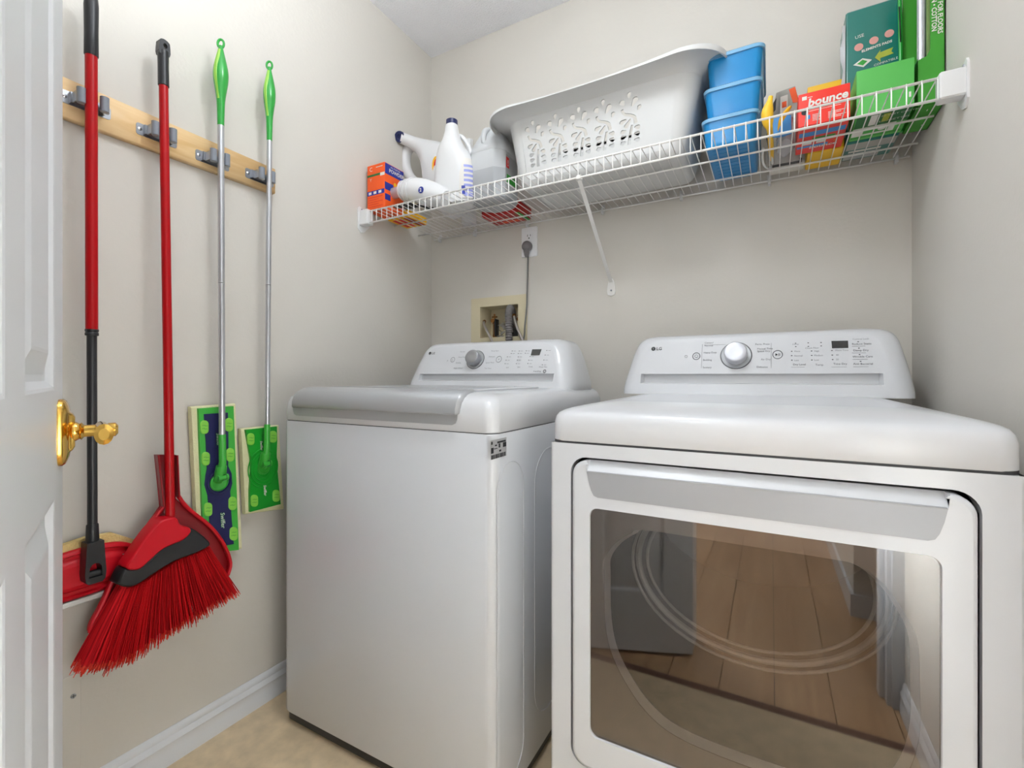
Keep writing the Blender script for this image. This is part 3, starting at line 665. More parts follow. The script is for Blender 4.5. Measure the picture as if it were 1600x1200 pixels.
for k_ in range(7):
    z_ = ZS+.014+k_*.017
    m_.loft([[jw(q, z_+dz, .0018) for q in [(.22+.6*j/6) for j in range(7)]] for dz in (0, .009 if k_ > 1 else .013)], False, False)
m_.mi = 2; m_.loft([[jw(q, z_, .0024) for q in (.75, .85, .95)] for z_ in (ZS+.02, ZS+.05)], False, False)
obj('label', m_, [M['lightp'], M['lilac'], M['blue']], t)
# ---- slim bottle behind
t = thing('slim_bottle', 'slim white bottle with a red mark, between the two jugs at the back', 'bottle', (-1.03, 1.60, ZS))
c_ = onY(733, 250, 1.60); m_ = MB(); m_.lathe((c_.x, 1.60, ZS), [(.028, 0), (.030, .004), (.030, .16), (.026, .19), (.014, .215), (.014, .225)], 20); obj('body', m_, M['bottle'], t)
tz = onY(733, 219, 1.60).z; m_ = MB(); m_.lathe((c_.x, 1.60, ZS+.222), [(.016, 0), (.017, .003), (.016, tz-ZS-.222)], 20); obj('cap', m_, M['white'], t)
m_ = MB(); m_.tube([(c_.x+.004, 1.583, ZS+.23), (c_.x+.004, 1.583, ZS+.26)], .004, 8); obj('mark', m_, M['redpr'], t)
# ---- clear gallon jug
t = thing('clear_jug', 'translucent gallon jug part full of liquid, left of the laundry basket', 'bottle', (-.88, 1.46, ZS))
def octo(x0, x1, y0, y1, c, z): return [(x0+c, y0, z), (x1-c, y0, z), (x1, y0+c, z), (x1, y1-c, z), (x1-c, y1, z), (x0+c, y1, z), (x0, y1-c, z), (x0, y0+c, z)]
gx0, gx1, gy0, gy1 = -.958, -.808, 1.385, 1.535
def dense(r):
    out = []
    for i in range(len(r)):
        a, b = Vector(r[i]), Vector(r[(i+1) % len(r)]); out += [a.lerp(b, k_/3) for k_ in range(3)]
    return out
def gring(z, k_, c=.03): 
    cx_, cy2 = (gx0+gx1)/2, (gy0+gy1)/2; h = (gx1-gx0)/2*k_; return dense(octo(cx_-h, cx_+h, cy2-h, cy2+h, c*k_, z))
m_ = MB(); m_.loft([gring(ZS, .93, .04), gring(ZS+.006, 1), gring(ZS+.105, 1)], True); obj('liquid_fill', m_, M['liquid'], t, 'clear liquid in the lower half')
m_ = MB(); m_.loft([gring(ZS+.105, 1), gring(ZS+.165, 1), gring(ZS+.168, .98), gring(ZS+.172, 1), gring(ZS+.19, .95), gring(ZS+.24, .62), gring(ZS+.262, .42), gring(ZS+.275, .25)], True); obj('body', m_, M['milky'], t)
m_ = MB(); m_.lathe(((gx0+gx1)/2+.01, 1.46, ZS+.268), [(.017, 0), (.019, .002), (.019, .018), (.016, .02)], 18); obj('cap', m_, M['white'], t)
m_ = MB(); m_.tube(smoothpoly([(-.884, 1.432, ZS+.262), (-.886, 1.408, ZS+.248), (-.887, 1.398, ZS+.222), (-.886, 1.404, ZS+.196)], False, 4), .0095, 10); obj('handle', m_, M['milky'], t)
m_ = MB(); m_.box(gx1, gx1+.0006, gy0+.034, gy1-.034, ZS+.01, ZS+.155); m_.mi = 1; m_.box(gx1+.0006, gx1+.001, gy0+.036, gy0+.056, ZS+.11, ZS+.147); m_.mi = 2; m_.box(gx1+.0006, gx1+.001, gy0+.04, gy1-.036, ZS+.06, ZS+.088)
m_.mi = 3; m_.text('!', .03, (gx1+.0012, gy0+.043, ZS+.117), (0, 1, 0), (0, 0, 1), bold=.0008)
obj('label', m_, [M['sticker'], M['redpr'], M['gmid'], M['white']], t)
# ---- red pouch flat at the back
t = thing('red_pouch', 'flat red pouch at the back of the shelf behind the jugs', 'pouch', (-.96, 1.61, ZS))
m_ = MB(); m_.box(-.995, -.83, 1.55, 1.668, ZS, ZS+.05, .008); obj('pouch', m_, M['redflat'], t)
m_ = MB(); U(m_, -.98, -.90, 1.60, 1.612); U(m_, -.95, -.86, 1.635, 1.645); m_.mi = 1; U(m_, -.85, -.832, 1.56, 1.66); obj('print', m_, [M['orange'], M['gmid']], t)

# ---- laundry basket
bk = thing('laundry_basket', 'white plastic laundry basket with cut-out leaf sprays, middle of the shelf', 'basket', (-.475, 1.48, ZS))
bw = [(0.0, -.735, -.212, 1.372, 1.625, .038), (.215, -.775, -.168, 1.348, 1.660, .060)]
def bring(k, grow=0, nz=None, n=8):
    a, b = bw; f = lambda i: a[i]+(b[i]-a[i])*k
    z = ZS+.002+f(0) if nz is None else nz
    return [(x, y, z) for x, y in rrect(f(1)-grow, f(2)+grow, f(3)-grow, f(4)+grow, f(5)+grow, n)]
def sag(x):   # the rim dips toward its middle
    t_ = (x+.475)/.33; return -.020*max(0, 1-t_*t_)
wallm = MB(); N = 8
ks = [.0, .05, .12]
# bottom rounding
rb = []
for ins, z in ((.030, 0), (.018, .0015), (.009, .007), (.003, .020)):
    rb.append([(x, y, ZS+.002+z) for x, y, _ in bring(z/.215, -ins)])
wallm.loft(rb, False); wallm.add(rb[0], [tuple(range(len(rb[0])))], False)
lo = .020/.215
levels = [lo, .3, .6, 1.0]
R_ = [bring(k_, -.003 if i == 0 else 0) for i, k_ in enumerate(levels)]
n_ = len(R_[0])
# find front segment: ring starts at corner (x1,y0)->... last point of corner 4 to first point of corner 1 is the front straight
vs = []; fs = []
for i in range(len(R_)-1):
    for j in range(n_):
        if j == n_-1: continue          # the front straight stays open for the pierced panel
        k_ = (j+1) % n_; b0 = len(vs); vs += [R_[i][j], R_[i][k_], R_[i+1][k_], R_[i+1][j]]; fs.append((b0, b0+1, b0+2, b0+3))
wallm.add(vs, fs, True)
P00, P10, P01, P11 = Vector(R_[0][-1]), Vector(R_[0][0]), Vector(R_[-1][-1]), Vector(R_[-1][0])
def FP(a, b, d):   # a 0..1 across, b 0..1 up the front wall
    return P00.lerp(P10, a).lerp(P01.lerp(P11, a), b)+Vector((0, d, 0))
def drop(cx_, cy_, L_, w1, w2, ang, bend=0, n=6):
    # tapered capsule outline
    ca, sa = math.cos(ang), math.sin(ang); up = []; dn = []
    for i in range(n+1):
        t_ = i/n; x_ = (t_-.5)*L_; y_ = 0; w_ = w1+(w2-w1)*t_; up.append((x_, y_+w_)); dn.append((x_, y_-w_))
    e1 = [((.5)*L_+w2*math.cos(q), w2*math.sin(q)) for q in (.9, 0, -.9)]; e0 = [(-.5*L_-w1*math.cos(q), w1*math.sin(q)) for q in (-.9, 0, .9)]
    pts = up+e1+dn[::-1]+e0; pts = [(a, b) for a, b in pts]
    return [(cx_+x_*ca-y_*sa, cy_+x_*sa+y_*ca) for x_, y_ in pts]
FW = (P10-P00).length; FH = (P01-P00).length
def squig(cx_, cy_, pts, w_):
    C_ = smoothpoly(pts, False, 4); l = []; r = []
    for i, p in enumerate(C_):
        t_ = Vector(C_[min(i+1, len(C_)-1)])-Vector(C_[max(i-1, 0)]); t_.normalize(); k_ = w_*(.75+.5*i/len(C_))
        l.append((p[0]-t_.y*k_, p[1]+t_.x*k_)); r.append((p[0]+t_.y*k_, p[1]-t_.x*k_))
    return [(cx_+a, cy_+b) for a, b in l+r[::-1]]
def spray(cx_, z0):
    h = []
    KZ = .92; sq = lambda P_: [(a, b*KZ) for a, b in P_]
    add = lambda *a, **k: h.append(drop(cx_+a[0], z0+a[1]*KZ, *a[2:], **k))
    add(.007, .141, .016, .0034, .0082, 1.05); add(-.0235, .146, .009, .003, .0078, 2.1); add(-.0065, .166, .009, .003, .0058, 1.5)
    h.append(squig(cx_, z0, sq([(-.0255, .129), (-.019, .114), (-.002, .106), (.010, .096), (.014, .078)]), .0042))
    add(.0215, .121, .0065, .0034, .0058, 1.25)
    add(-.0205, .092, .011, .0066, .0036, .35); add(-.0075, .084, .019, .0066, .0030, .95)
    h.append(squig(cx_, z0, sq([(.004, .075), (.001, .058), (-.002, .040), (-.003, .018)]), .0042))
    for s_, zz in ((-1, .0615), (1, .066), (-1, .044), (1, .047), (-1, .027), (1, .028)):
        add(s_*.018-.001, zz, .0075, .0066, .0034, (2.9 if s_ > 0 else .25))
    return h
FLIP = 1
hs = []
for k_ in range(5):
    u_c = (868+9, 901+10, 942, 983+1, 1026-6)[0] if False else None
    hs += spray((.046, .119, .192, .264, .337)[k_], .020)
m_ = MB(); m_.prism(lambda a, b, d: FP(a/FW, b/FH, d), [(0, 0), (FW, 0), (FW, FH), (0, FH)], hs, -.0004, .0038)
wallm.v and None
obj('pierced_side', m_, M['basket'], bk, 'side wall with cut-out leaf sprays')
obj('tub', wallm, M['basket'], bk)
# rim flange sloping outward then a rounded lip
rg = []
for g, dz in ((0, -.006), (.006, .006), (.028, .020), (.054, .026), (.064, .029), (.068, .028), (.070, .024), (.070, .011), (.0665, .011)):
    rr_ = []
    for x, y in rrect(bw[1][1]-g, bw[1][2]+g, bw[1][3]-g*1.0, min(bw[1][4]+g, 1.684), bw[1][5]+g, 12):
        t_ = (x+.472)/.37; rr_.append((x, y, ZS+.219+dz+((-.024*max(0, 1-t_*t_)+.006*t_)*(dz+.006)/.033 if y < 1.6 else 0)))
    rg.append(rr_)
rg2 = []
for g, dz in ((0, -.006), (.006, .006), (.028, .020), (.054, .026), (.064, .029), (.068, .028), (.070, .024), (.070, .011), (.0665, .011)):
    base = rrect(bw[1][1]-g, bw[1][2]+g, bw[1][3]-g, min(bw[1][4]+g, 1.684), bw[1][5]+g, 12); o = []
    for i in range(len(base)):
        a, b = Vector(base[i]), Vector(base[(i+1) % len(base)]); q = 9 if (b-a).length > .1 else 1
        if i in (12, 25, 38, 51): q = 9
        for j in range(q):
            p = a.lerp(b, j/q); t_ = (p.x+.472)/.37; k_ = max(0, min(1, (1.62-p.y)/.2))
            o.append((p.x, p.y, ZS+.219+dz+k_*(-.026*max(0, 1-t_*t_)+.004*t_)*max(0, dz+.006)/.033))
    rg2.append(o)
obj('rim', MB().loft(rg2, False), M['basket'], bk, 'wide flared rim')
tn = [(x, y, ZS+.2155) for x, y, z in rg2[0]]
obj('neck_band', MB().loft([tn, rg2[0]], False), M['basket'], bk)

# ---- blue bins
def bin_(x0, x1, y0, y1, z0, z1, label):
    t = thing('storage_bin', label, 'bin', ((x0+x1)/2, (y0+y1)/2, z0), 'blue lidded bins stacked on the shelf')
    rs = []
    for z, i in ((z0, .012), (z0+.003, .007), (z0+.010, .005), (z1-.016, .001), (z1-.010, 0)):
        rs.append([(x, y, z) for x, y in rrect(x0+i, x1-i, y0+i, y1-i, .018, 5)])
    obj('tub', MB().loft(rs, True), M['binb'], t)
    rs = []
    for z, i in ((z1-.012, .002), (z1-.012, -.004), (z1-.004, -.005), (z1-.001, -.002), (z1-.001, .006)):
        rs.append([(x, y, z) for x, y in rrect(x0+i, x1-i, y0+i, y1-i, .022, 5)])
    obj('lid', MB().loft(rs, True), M['binl'], t, 'translucent pale blue lid')
    if z0 < ZS+.01:
        rb_ = MB()
        for k_ in range(9): rb_.box(x0+.022, x1-.022, y0+.03+k_*.024, y0+.034+k_*.024, z0-.0008, z0)
        obj('base_ribs', rb_, M['binb'], t)
    return t
bin_(-.163, -.030, 1.372, 1.640, ZS+.001, 1.690, 'lowest of three stacked blue lidded bins, resting on the wires')
bin_(-.158, -.022, 1.374, 1.640, 1.690, 1.772, 'middle blue lidded bin of the stack beside the basket')
bin_(-.153, -.017, 1.374, 1.640, 1.772, 1.858, 'topmost blue lidded bin of the stack beside the basket')

# ---- duster handle, card pack, pouch, bag, tray
t = thing('duster_handle', 'pale yellow curved handle standing just right of the blue bins', 'handle', (-.005, 1.40, ZS))
m_ = MB(); m_.tube(smoothpoly([(.0, 1.335, 1.688), (-.003, 1.336, 1.674), (-.008, 1.337, 1.650), (-.006, 1.343, 1.625), (-.002, 1.365, 1.618), (.0, 1.45, 1.617), (.002, 1.55, 1.617)], False, 3), [.005, .0055, .006, .0075, .010, .0125, .0135, .0135, .013, .0115, .0095, .008, .007, .007, .007, .007, .007, .006, .005], 12); obj('shaft', m_, M['ycard'], t)
m_ = MB()
for x_ in (-.018, .004): m_.tube(smoothpoly([(x_, 1.46, ZS+.004), (x_-.003, 1.50, ZS+.004), (x_, 1.57, ZS+.004), (-.001, 1.62, ZS+.004)], False, 3), .0035, 8)
obj('fork', m_, M['white'], t, 'white plastic fork')
t = thing('razor_card', 'grey carded pack with orange corner, leaning behind the red carton', 'packet', (.035, 1.56, ZS))
m_ = MB(); m_.prism(lambda a, b, d: (a, 1.575+d-(b-ZS)*.12, b), [(-.012, ZS), (.072, ZS), (.076, 1.74), (.060, 1.812), (.014, 1.806), (.0, 1.74)], [], -.002, .002); obj('card', m_, M['greyb'], t)
m_ = MB(); fn = lambda a, b, d: (a, 1.5725+d-(b-ZS)*.12, b)
m_.prism(fn, [(.045, 1.806), (.060, 1.809), (.070, 1.765), (.055, 1.768)], [], -.001, 0); m_.mi = 1; m_.prism(fn, [(-.012, ZS+.08), (.002, 1.765), (.010, 1.71), (-.004, ZS+.03)], [], -.001, 0); m_.prism(fn, [(.006, 1.78), (.014, 1.792), (.012, 1.76), (.004, 1.752)], [], -.001, 0)
m_.mi = 2; m_.prism(fn, [(.024, 1.788), (.042, 1.790), (.044, 1.69), (.022, 1.69)], [], -.008, 0); m_.mi = 0; m_.prism(fn, [(.028, 1.772), (.039, 1.773), (.039, 1.758), (.028, 1.757)], [], -.0095, -.007)
obj('print', m_, [M['orange'], M['blk'], M['lightp']], t)
t = thing('sachet', 'yellow and blue printed sachet between the yellow handle and the red carton', 'packet', (.02, 1.42, ZS))
m_ = MB(); m_.loft([[(x, 1.395+yy+.25*(z-ZS), z) for x, yy in ((.004, 0), (.025, -.008), (.046, 0), (.025, .008))] for z in (ZS, ZS+.035, ZS+.055)], True); obj('foil', m_, M['bprint'], t)
m_ = MB(); m_.tube(smoothpoly([(.016, 1.378, ZS+.008), (.022, 1.376, ZS+.030), (.036, 1.376, ZS+.052), (.045, 1.378, ZS+.062)], False, 3), [.002, .004, .007, .010, .011, .011, .010, .008, .006, .003], 10, True, (1, .5)); obj('blob_print', m_, M['yel'], t)
t = MB(); rg_ = []
for z, a, b in ((ZS, .016, .052), (ZS+.006, .013, .056), (ZS+.035, .014, .054), (ZS+.06, .024, .056), (ZS+.066, .030, .05)):
    rg_.append([((a+b)/2+(b-a)/2*math.cos(q)*(1+.12*math.sin(5*q)), 1.475+.055*math.sin(q)*(1+.1*math.cos(4*q)), z) for q in [2*PI*k_/20 for k_ in range(20)]])
t.loft(rg_, True); tag(obj('plastic_bag', t, M['clearb'], None, loc=(.03, 1.47, ZS)), 'crumpled clear plastic bag beside the red carton', 'bag')
m_ = MB(); m_.box(-.005, .085, 1.60, 1.655, ZS, ZS+.012, .003); m_.mi = 1; m_.box(.002, .078, 1.575, 1.598, ZS, ZS+.008, .002)
tag(obj('cream_tray', m_, [M['lightp'], M['blk']], None, loc=(.04, 1.62, ZS)), 'small cream and black tray lying at the back under the grey card', 'tray')

# ---- red carton
t = thing('dryer_sheet_box', 'red carton lettered bounce, on the shelf right of the yellow handle', 'box', (.112, 1.45, ZS))
x0, x1, y0, y1, z1 = .060, .166, 1.370, 1.538, 1.692
obj('carton', B(x0, x1, y0, y1, ZS, z1, .0012), M['bredc'], t)
m_ = MB(); m_.text('bounce', .0275, (x0+.020, y0-.0007, z1-.036), (1, 0, .03), (0, 0, 1), shear=.12, bold=.0009)
F(m_, x0+.014, x1-.018, z1-.0475, z1-.0465, y0); F(m_, x0+.008, x0+.018, z1-.017, z1-.008, y0); F(m_, x0+.020, x0+.030, z1-.013, z1-.0118, y0)
for k_ in range(5): F(m_, x0+.030, x0+.030+.016-(k_ % 2)*.004, z1-.058-k_*.0035, z1-.0568-k_*.0035, y0); F(m_, x0+.062, x0+.098-(k_ % 3)*.01, z1-.060-k_*.0035, z1-.0588-k_*.0035, y0)
U(m_, x0+.015, x0+.035, 1.462, 1.482); U(m_, x0+.045, x0+.065, 1.462, 1.482); under_text(m_, 'bounce', .021, x0+.03, 1.508, shear=.1, bold=.0006)
m_.mi = 1; F(m_, x0+.016, x0+.025, z1-.066, z1-.056, y0-.0001); U(m_, x0+.004, x1-.003, 1.408, 1.432); U(m_, x0+.002, x0+.072, 1.488, 1.500)
m_.mi = 2; m_.disc((x0+.014, y0, z1-.047), (0, -1, 0), .0075, .0006, 16)
m_.mi = 3; U(m_, x0+.035, x0+.085, 1.445, 1.470, ZS-.0001+.0001); m_.mi = 4; m_.tube([(x0+.082+.010*math.cos(q), 1.455+.035*math.sin(q), ZS) for q in [-.9+.2*k_ for k_ in range(12)]], .0008, 4)
obj('print', m_, [M['lightp'], M['bprint'], M['blk'], M['gmid'], M['yel']], t)['kind'] = 'stuff'
t = thing('yellow_carton', 'yellow carton mostly hidden behind the red carton', 'box', (.13, 1.6, ZS))
obj('carton', B(.090, .174, 1.545, 1.662, ZS, 1.797, .0015), M['ycard'], t); obj('dark_edge', B(.092, .172, 1.650, 1.6615, 1.797, 1.803), M['brown'], t)
# ---- green carton
t = thing('pad_refill_box', 'plain light green carton in front of the teal pack', 'box', (.23, 1.44, ZS))
x0, x1, y0, y1, z1 = .180, .288, 1.385, 1.520, 1.722
obj('carton', B(x0, x1, y0, y1, ZS, z1, .0012), M['gcard'], t)
m_ = MB(); U(m_, x0+.002, x1-.002, y0+.004, y0+.062)
m_.mi = 1; U(m_, x0+.030, x0+.044, y0+.006, y0+.058, ZS-.0003); under_text(m_, '20 WET CLOTHS', .010, x0+.05, y0+.022); under_text(m_, 'LINGETTES', .012, x0+.050, y0+.05)
U(m_, x0+.002, x1-.020, y0+.064, y0+.110); m_.mi = 2; U(m_, x0+.025, x0+.075, y0+.072, y0+.100, ZS-.0003); U(m_, x0+.002, x1-.002, y0+.112, y0+.122)
m_.mi = 3; U(m_, x0+.055, x0+.068, y0+.010, y0+.050, ZS-.0003); m_.mi = 1; m_.disc((x0+.062, y0+.086, ZS-.0006), (0, 0, -1), .008, .0004, 14); F(m_, x1-.010, x1-.006, ZS+.022, ZS+.034, y0)
obj('print', m_, [M['gdark'], M['lightp'], M['gmid'], M['arrow']], t)['kind'] = 'stuff'
# ---- teal pack
t = thing('teal_pack', 'tall glossy teal pack with pink dots and arrow, behind the green carton', 'pack', (.24, 1.58, ZS))
x0, x1, y0, y1, z1 = .176, .290, 1.532, 1.650, 1.965
obj('wrap', B(x0, x1, y0, y1, ZS, z1, .004), M['teal'], t)
m_ = MB()
for k_, zz in enumerate((1.862, 1.869, 1.876)): obj('printed_dot', MB().disc((x0+.028+k_*.032, y0-.0002, zz), (0, -1, 0), .0098, .0004, 20), M['pink'], t)
m_.mi = 1; m_.prism(lambda a, b, d: (a, d, b), [(.238, 1.823), (.250, 1.840), (.249, 1.833), (.276, 1.838), (.272, 1.828), (.277, 1.822), (.249, 1.818), (.250, 1.808)], [], y0-.0008, y0)
m_.mi = 2; m_.text('ELEMENTS PADS', .0088, (x0+.034, y0-.0007, 1.8455), (1, 0, .1), (-.1, 0, 1), shear=.1, bold=.0003); m_.text('COMPATIBLE', .0085, (x0+.06, y0-.0007, 1.8), (1, 0, .1), (-.1, 0, 1)); m_.text('USE', .012, (x0+.02, y0-.0007, 1.885), (1, 0, .1), (-.1, 0, 1))
m_.prism(lambda a, b, d: (a, d, b), [(.192, 1.818), (.212, 1.830), (.232, 1.820), (.214, 1.806)], [], y0-.0006, y0); m_.mi = 3; m_.prism(lambda a, b, d: (a, d, b), [(.200, 1.818), (.212, 1.826), (.222, 1.819), (.213, 1.811)], [], y0-.001, y0)
m_.mi = 4; U(m_, x0+.004, x1-.004, y0+.004, y0+.045); m_.mi = 2; under_text(m_, 'Pampers', .001, x0, y0) if False else U(m_, x0+.012, x1-.03, y0+.052, y0+.064)
m_.mi = 5; U(m_, x0+.004, x1-.030, y0+.070, y0+.110)
obj('print', m_, [M['pink'], M['arrow'], M['lightp'], M['gmid'], M['greyb'], M['sticker']], t)['kind'] = 'stuff'
m_ = MB(); m_.loft([[(x0-.010+.004*math.sin(z*60), y0+.0, z), (x0-.002, y0-.004, z), (x0-.001, y0+.006, z)] for z in [ZS+.02+k_*.03 for k_ in range(11)]], True); obj('loose_wrap', m_, M['clearb'], t, 'loose clear wrapping at the edge')
# ---- open green box with tube
t = thing('open_sweeper_box', 'open bright green box standing against the right wall', 'box', (.32, 1.47, ZS))
x0, x1, y0, y1 = .295, .3435, 1.396, 1.535
m_ = MB(); m_.smooth = False
m_.box(x1-.0012, x1, y0, y1, ZS, 2.02); m_.box(x0, x1, y1-.0012, y1, ZS, 2.02); m_.box(x0, x1, y0, y1, ZS, ZS+.0012); m_.box(x0, x0+.0012, y0, y1, ZS, 1.72)
m_.prism(lambda a, b, d: (a, d, b), [(x0, ZS), (x1, ZS), (x1, 2.02), (.318, 2.02), (.318, 1.735), (.312, 1.722), (x0, 1.716)], [], y0, y0+.0012)
obj('carton', m_, M['gbox'], t)
m_ = MB(); m_.text('WIPES & GOOD FOR FLOORS', .0125, (.331, y0-.0006, 1.93), (0, 0, -1), (1, 0, 0), bold=.0003); m_.text('LINGES • CLEAN • COTTON', .0125, (.3205, y0-.0006, 1.93), (0, 0, -1), (1, 0, 0), bold=.0003)
U(m_, .318, .320, 1.42, 1.428); U(m_, .325, .331, 1.50, 1.504); obj('print', m_, M['lightp'], t)['kind'] = 'stuff'
tb = thing('spare_tube', 'silver metal tube standing in the open green box', 'tube', (.306, 1.43, 1.62))
obj('tube', MB().tube([(.3055, 1.409, 1.6125), (.3055, 1.409, 2.0)], .0085, 16), M['alu'], tb)
obj('band', MB().tube([(.3055, 1.409, 1.718), (.3055, 1.409, 1.722)], .0088, 16), M['greyb'], tb)
tag(obj('refill_pad', MB().box(.3155, .3405, 1.44, 1.452, 1.613, 1.985, .002), M['leafy'], None, loc=(.327, 1.446, 1.613)), 'pale green pad upright inside the open green box', 'pad')
tb = thing('spare_green_handle', 'green handle with dark slot poking up between teal pack and silver tube', 'handle', (.285, 1.526, ZS))
m_ = MB(); m_.tube([(.2915, 1.5255, ZS+.002), (.290, 1.5255, 1.80), (.288, 1.5255, 1.95)], .0045, 10); obj('shaft', m_, M['grng'], tb); m_ = MB(); m_.tube([(.289, 1.521, 1.84), (.286, 1.5205, 1.93)], .0016, 6); obj('slot', m_, M['blk'], tb)

# ================================================================== outlet, plug, outlet box, hoses
t = thing('wall_outlet', 'white duplex wall outlet on the back wall below the shelf', 'outlet', (-.85, 1.69, 1.53))
ox0, ox1, oz0, oz1 = -.886, -.816, 1.471, 1.590; cx = (ox0+ox1)/2
m_ = MB(); m_.loft([[(x, y, z) for x, z in rrect(ox0+i, ox1-i, oz0+i, oz1-i, .005, 3)] for y, i in ((1.69, 0), (1.686, 0), (1.684, .002))], True); obj('cover_plate', m_, M['outl'], t)
for zc in (1.5525, 1.5095):
    m_ = MB(); m_.prism(lambda a, b, d: (a, d, b), rrect(cx-.0165, cx+.0165, zc-.0135, zc+.0135, .006, 4), [], 1.6828, 1.686)
    r_ = obj('receptacle', m_, M['outl'], t); m_ = MB(); m_.box(cx-.0075, cx-.0055, 1.6822, 1.6829, zc-.001, zc+.008); m_.box(cx+.0055, cx+.0075, 1.6822, 1.6829, zc, zc+.007); m_.disc((cx, 1.6829, zc-.007), (0, -1, 0), .0028, .0006, 10); obj('slots', m_, M['blk'], r_)
t = thing('power_cord', 'grey power cord plugged into the wall outlet, hanging behind the washer', 'cord', (cx, 1.67, 1.2))
pz = onY(825, 385, 1.66)
m_ = MB(); m_.lathe((cx-.004, 1.682, 1.511), [(.0195, 0), (.021, .004), (.020, .016), (.015, .020), (.004, .021)], 22, (0, -1, 0)); m_.tube([(cx-.004, 1.670, 1.500), (cx-.005, 1.671, 1.475), (cx-.005, 1.672, 1.468)], [.014, .0085, .006], 12)
obj('plug', m_, M['greyp'], t)
cpts = [tuple(onY(u, v, 1.676)) for u, v in ((825, 400), (824.5, 430), (823.5, 460), (823, 480), (820, 510), (819, 525))]+[(-.885, 1.672, 1.08), (-.885, 1.67, .9), (-.87, 1.65, .4)]
obj('cable', MB().tube([(cx-.005, 1.672, 1.472)]+smoothpoly(cpts, False, 4), .0034, 8), M['cord'], t)

t = thing('outlet_box', 'beige recessed washer supply box in the back wall', 'supply box', (-.995, 1.69, 1.2))
bx0, bx1, bz0, bz1 = -1.131, -.862, 1.108, 1.3225
m_ = MB(); m_.prism(lambda a, b, d: (a, d, b), rrect(bx0, bx1, bz0, bz1, .004, 3), [[(HX0+.003, HZ0+.003), (HX1-.003, HZ0+.003), (HX1-.003, HZ1-.003), (HX0+.003, HZ1-.003)]], 1.684, 1.69)
obj('flange', m_, M['beige'], t)
m_ = MB(); m_.smooth = False
a, b, c, d = HX0+.001, HX1-.001, HZ0+.001, HZ1-.001
m_.box(a, a+.003, 1.689, 1.775, c, d); m_.box(b-.003, b, 1.689, 1.775, c, d); m_.box(a, b, 1.689, 1.775, c, c+.003); m_.box(a, b, 1.689, 1.775, d-.003, d); m_.box(a, b, 1.772, 1.776, c, d)
obj('recess', m_, M['beige'], t)
for vx in (-1.040, -.915):
    m_ = MB(); m_.lathe((vx, 1.735, HZ0+.004), [(.010, 0), (.012, .01), (.009, .02), (.009, .06), (.013, .062), (.013, .078), (.008, .08)], 14); m_.tube([(vx, 1.735, HZ0+.075), (vx, 1.712, HZ0+.078)], .009, 12); m_.tube([(vx-.012, 1.73, HZ0+.095), (vx+.012, 1.73, HZ0+.095)], .004, 8); m_.box(vx-.003, vx+.003, 1.727, 1.733, HZ0+.078, HZ0+.108)
    vo = obj('valve', m_, M['copper'], t); obj('knob', B(vx+.006, vx+.013, 1.715, 1.745, HZ0+.01, HZ0+.085, .002), M['blk'], vo)
m_ = MB(); m_.box(-.985, -.955, 1.73, 1.765, HZ0+.004, HZ0+.04, .004); m_.box(-.955, -.92, 1.735, 1.765, HZ0+.004, HZ0+.035, .002); obj('drain_socket', m_, M['blk'], t)
for k_, (lab, pts) in enumerate((('braided steel hose from the left valve of the beige box', [(757, 502, 1.712), (756, 506, 1.695), (760, 515, 1.672), (766, 527, 1.662), (772, 540, 1.66)]),
                ('braided steel hose from the right valve, beside the ribbed hose', [(803, 492, 1.70), (804, 500, 1.685), (808, 512, 1.672), (814, 526, 1.662), (820, 540, 1.66)]))):
    hh = thing('supply_hose', lab, 'hose', tuple(onY(pts[-1][0], 560, 1.66)), 'braided washer supply hoses')
    P_ = smoothpoly([tuple(onY(*p)) for p in pts], False, 5); P_.append((P_[-1][0]+.01, 1.655, .85))
    obj('braid', MB().tube(P_, .0052, 10), M['braid'], hh); obj('ferrule', MB().tube(P_[:3], .0078, 12), M['copper'], hh)
hh = thing('drain_hose', 'grey ribbed drain hose curling out of the beige box', 'hose', (-.93, 1.66, 1.0))
P_ = [(-.958, 1.745, 1.175), (-.956, 1.742, 1.215), (-.950, 1.725, 1.255), (-.944, 1.700, 1.272), (-.938, 1.676, 1.262), (-.934, 1.662, 1.235), (-.930, 1.659, 1.18), (-.928, 1.657, 1.12), (-.925, 1.656, 1.0), (-.925, 1.655, .8)]
Q = []; C_ = smoothpoly(P_, False, 12); R2 = []
for i, p in enumerate(C_): Q.append(p); R2.append(.0155 if i % 2 else .0128)
obj('hose', MB().tube(Q, R2, 14), M['hose'], hh)
m_ = MB(); random.seed(3)
for k_ in range(9):
    a = random.uniform(0, 6.28); c_ = Vector((-1.0+random.uniform(-.012, .012), 1.72+random.uniform(-.01, .01), HZ0+.006+k_*.007)); v1 = Vector((math.cos(a), math.sin(a), random.uniform(.2, 1)))*.014; v2 = Vector((-math.sin(a), math.cos(a), random.uniform(-.5, .5)))*.012
    m_.add([c_-v1-v2, c_+v1-v2*.4, c_+v1*.6+v2, c_-v1*.7+v2], [(0, 1, 2), (0, 2, 3)], False)
tag(obj('plastic_scrap', m_, M['clearb'], None, loc=(-1.0, 1.72, HZ0+.004)), 'crumpled clear plastic scrap inside the beige box', 'plastic scrap')

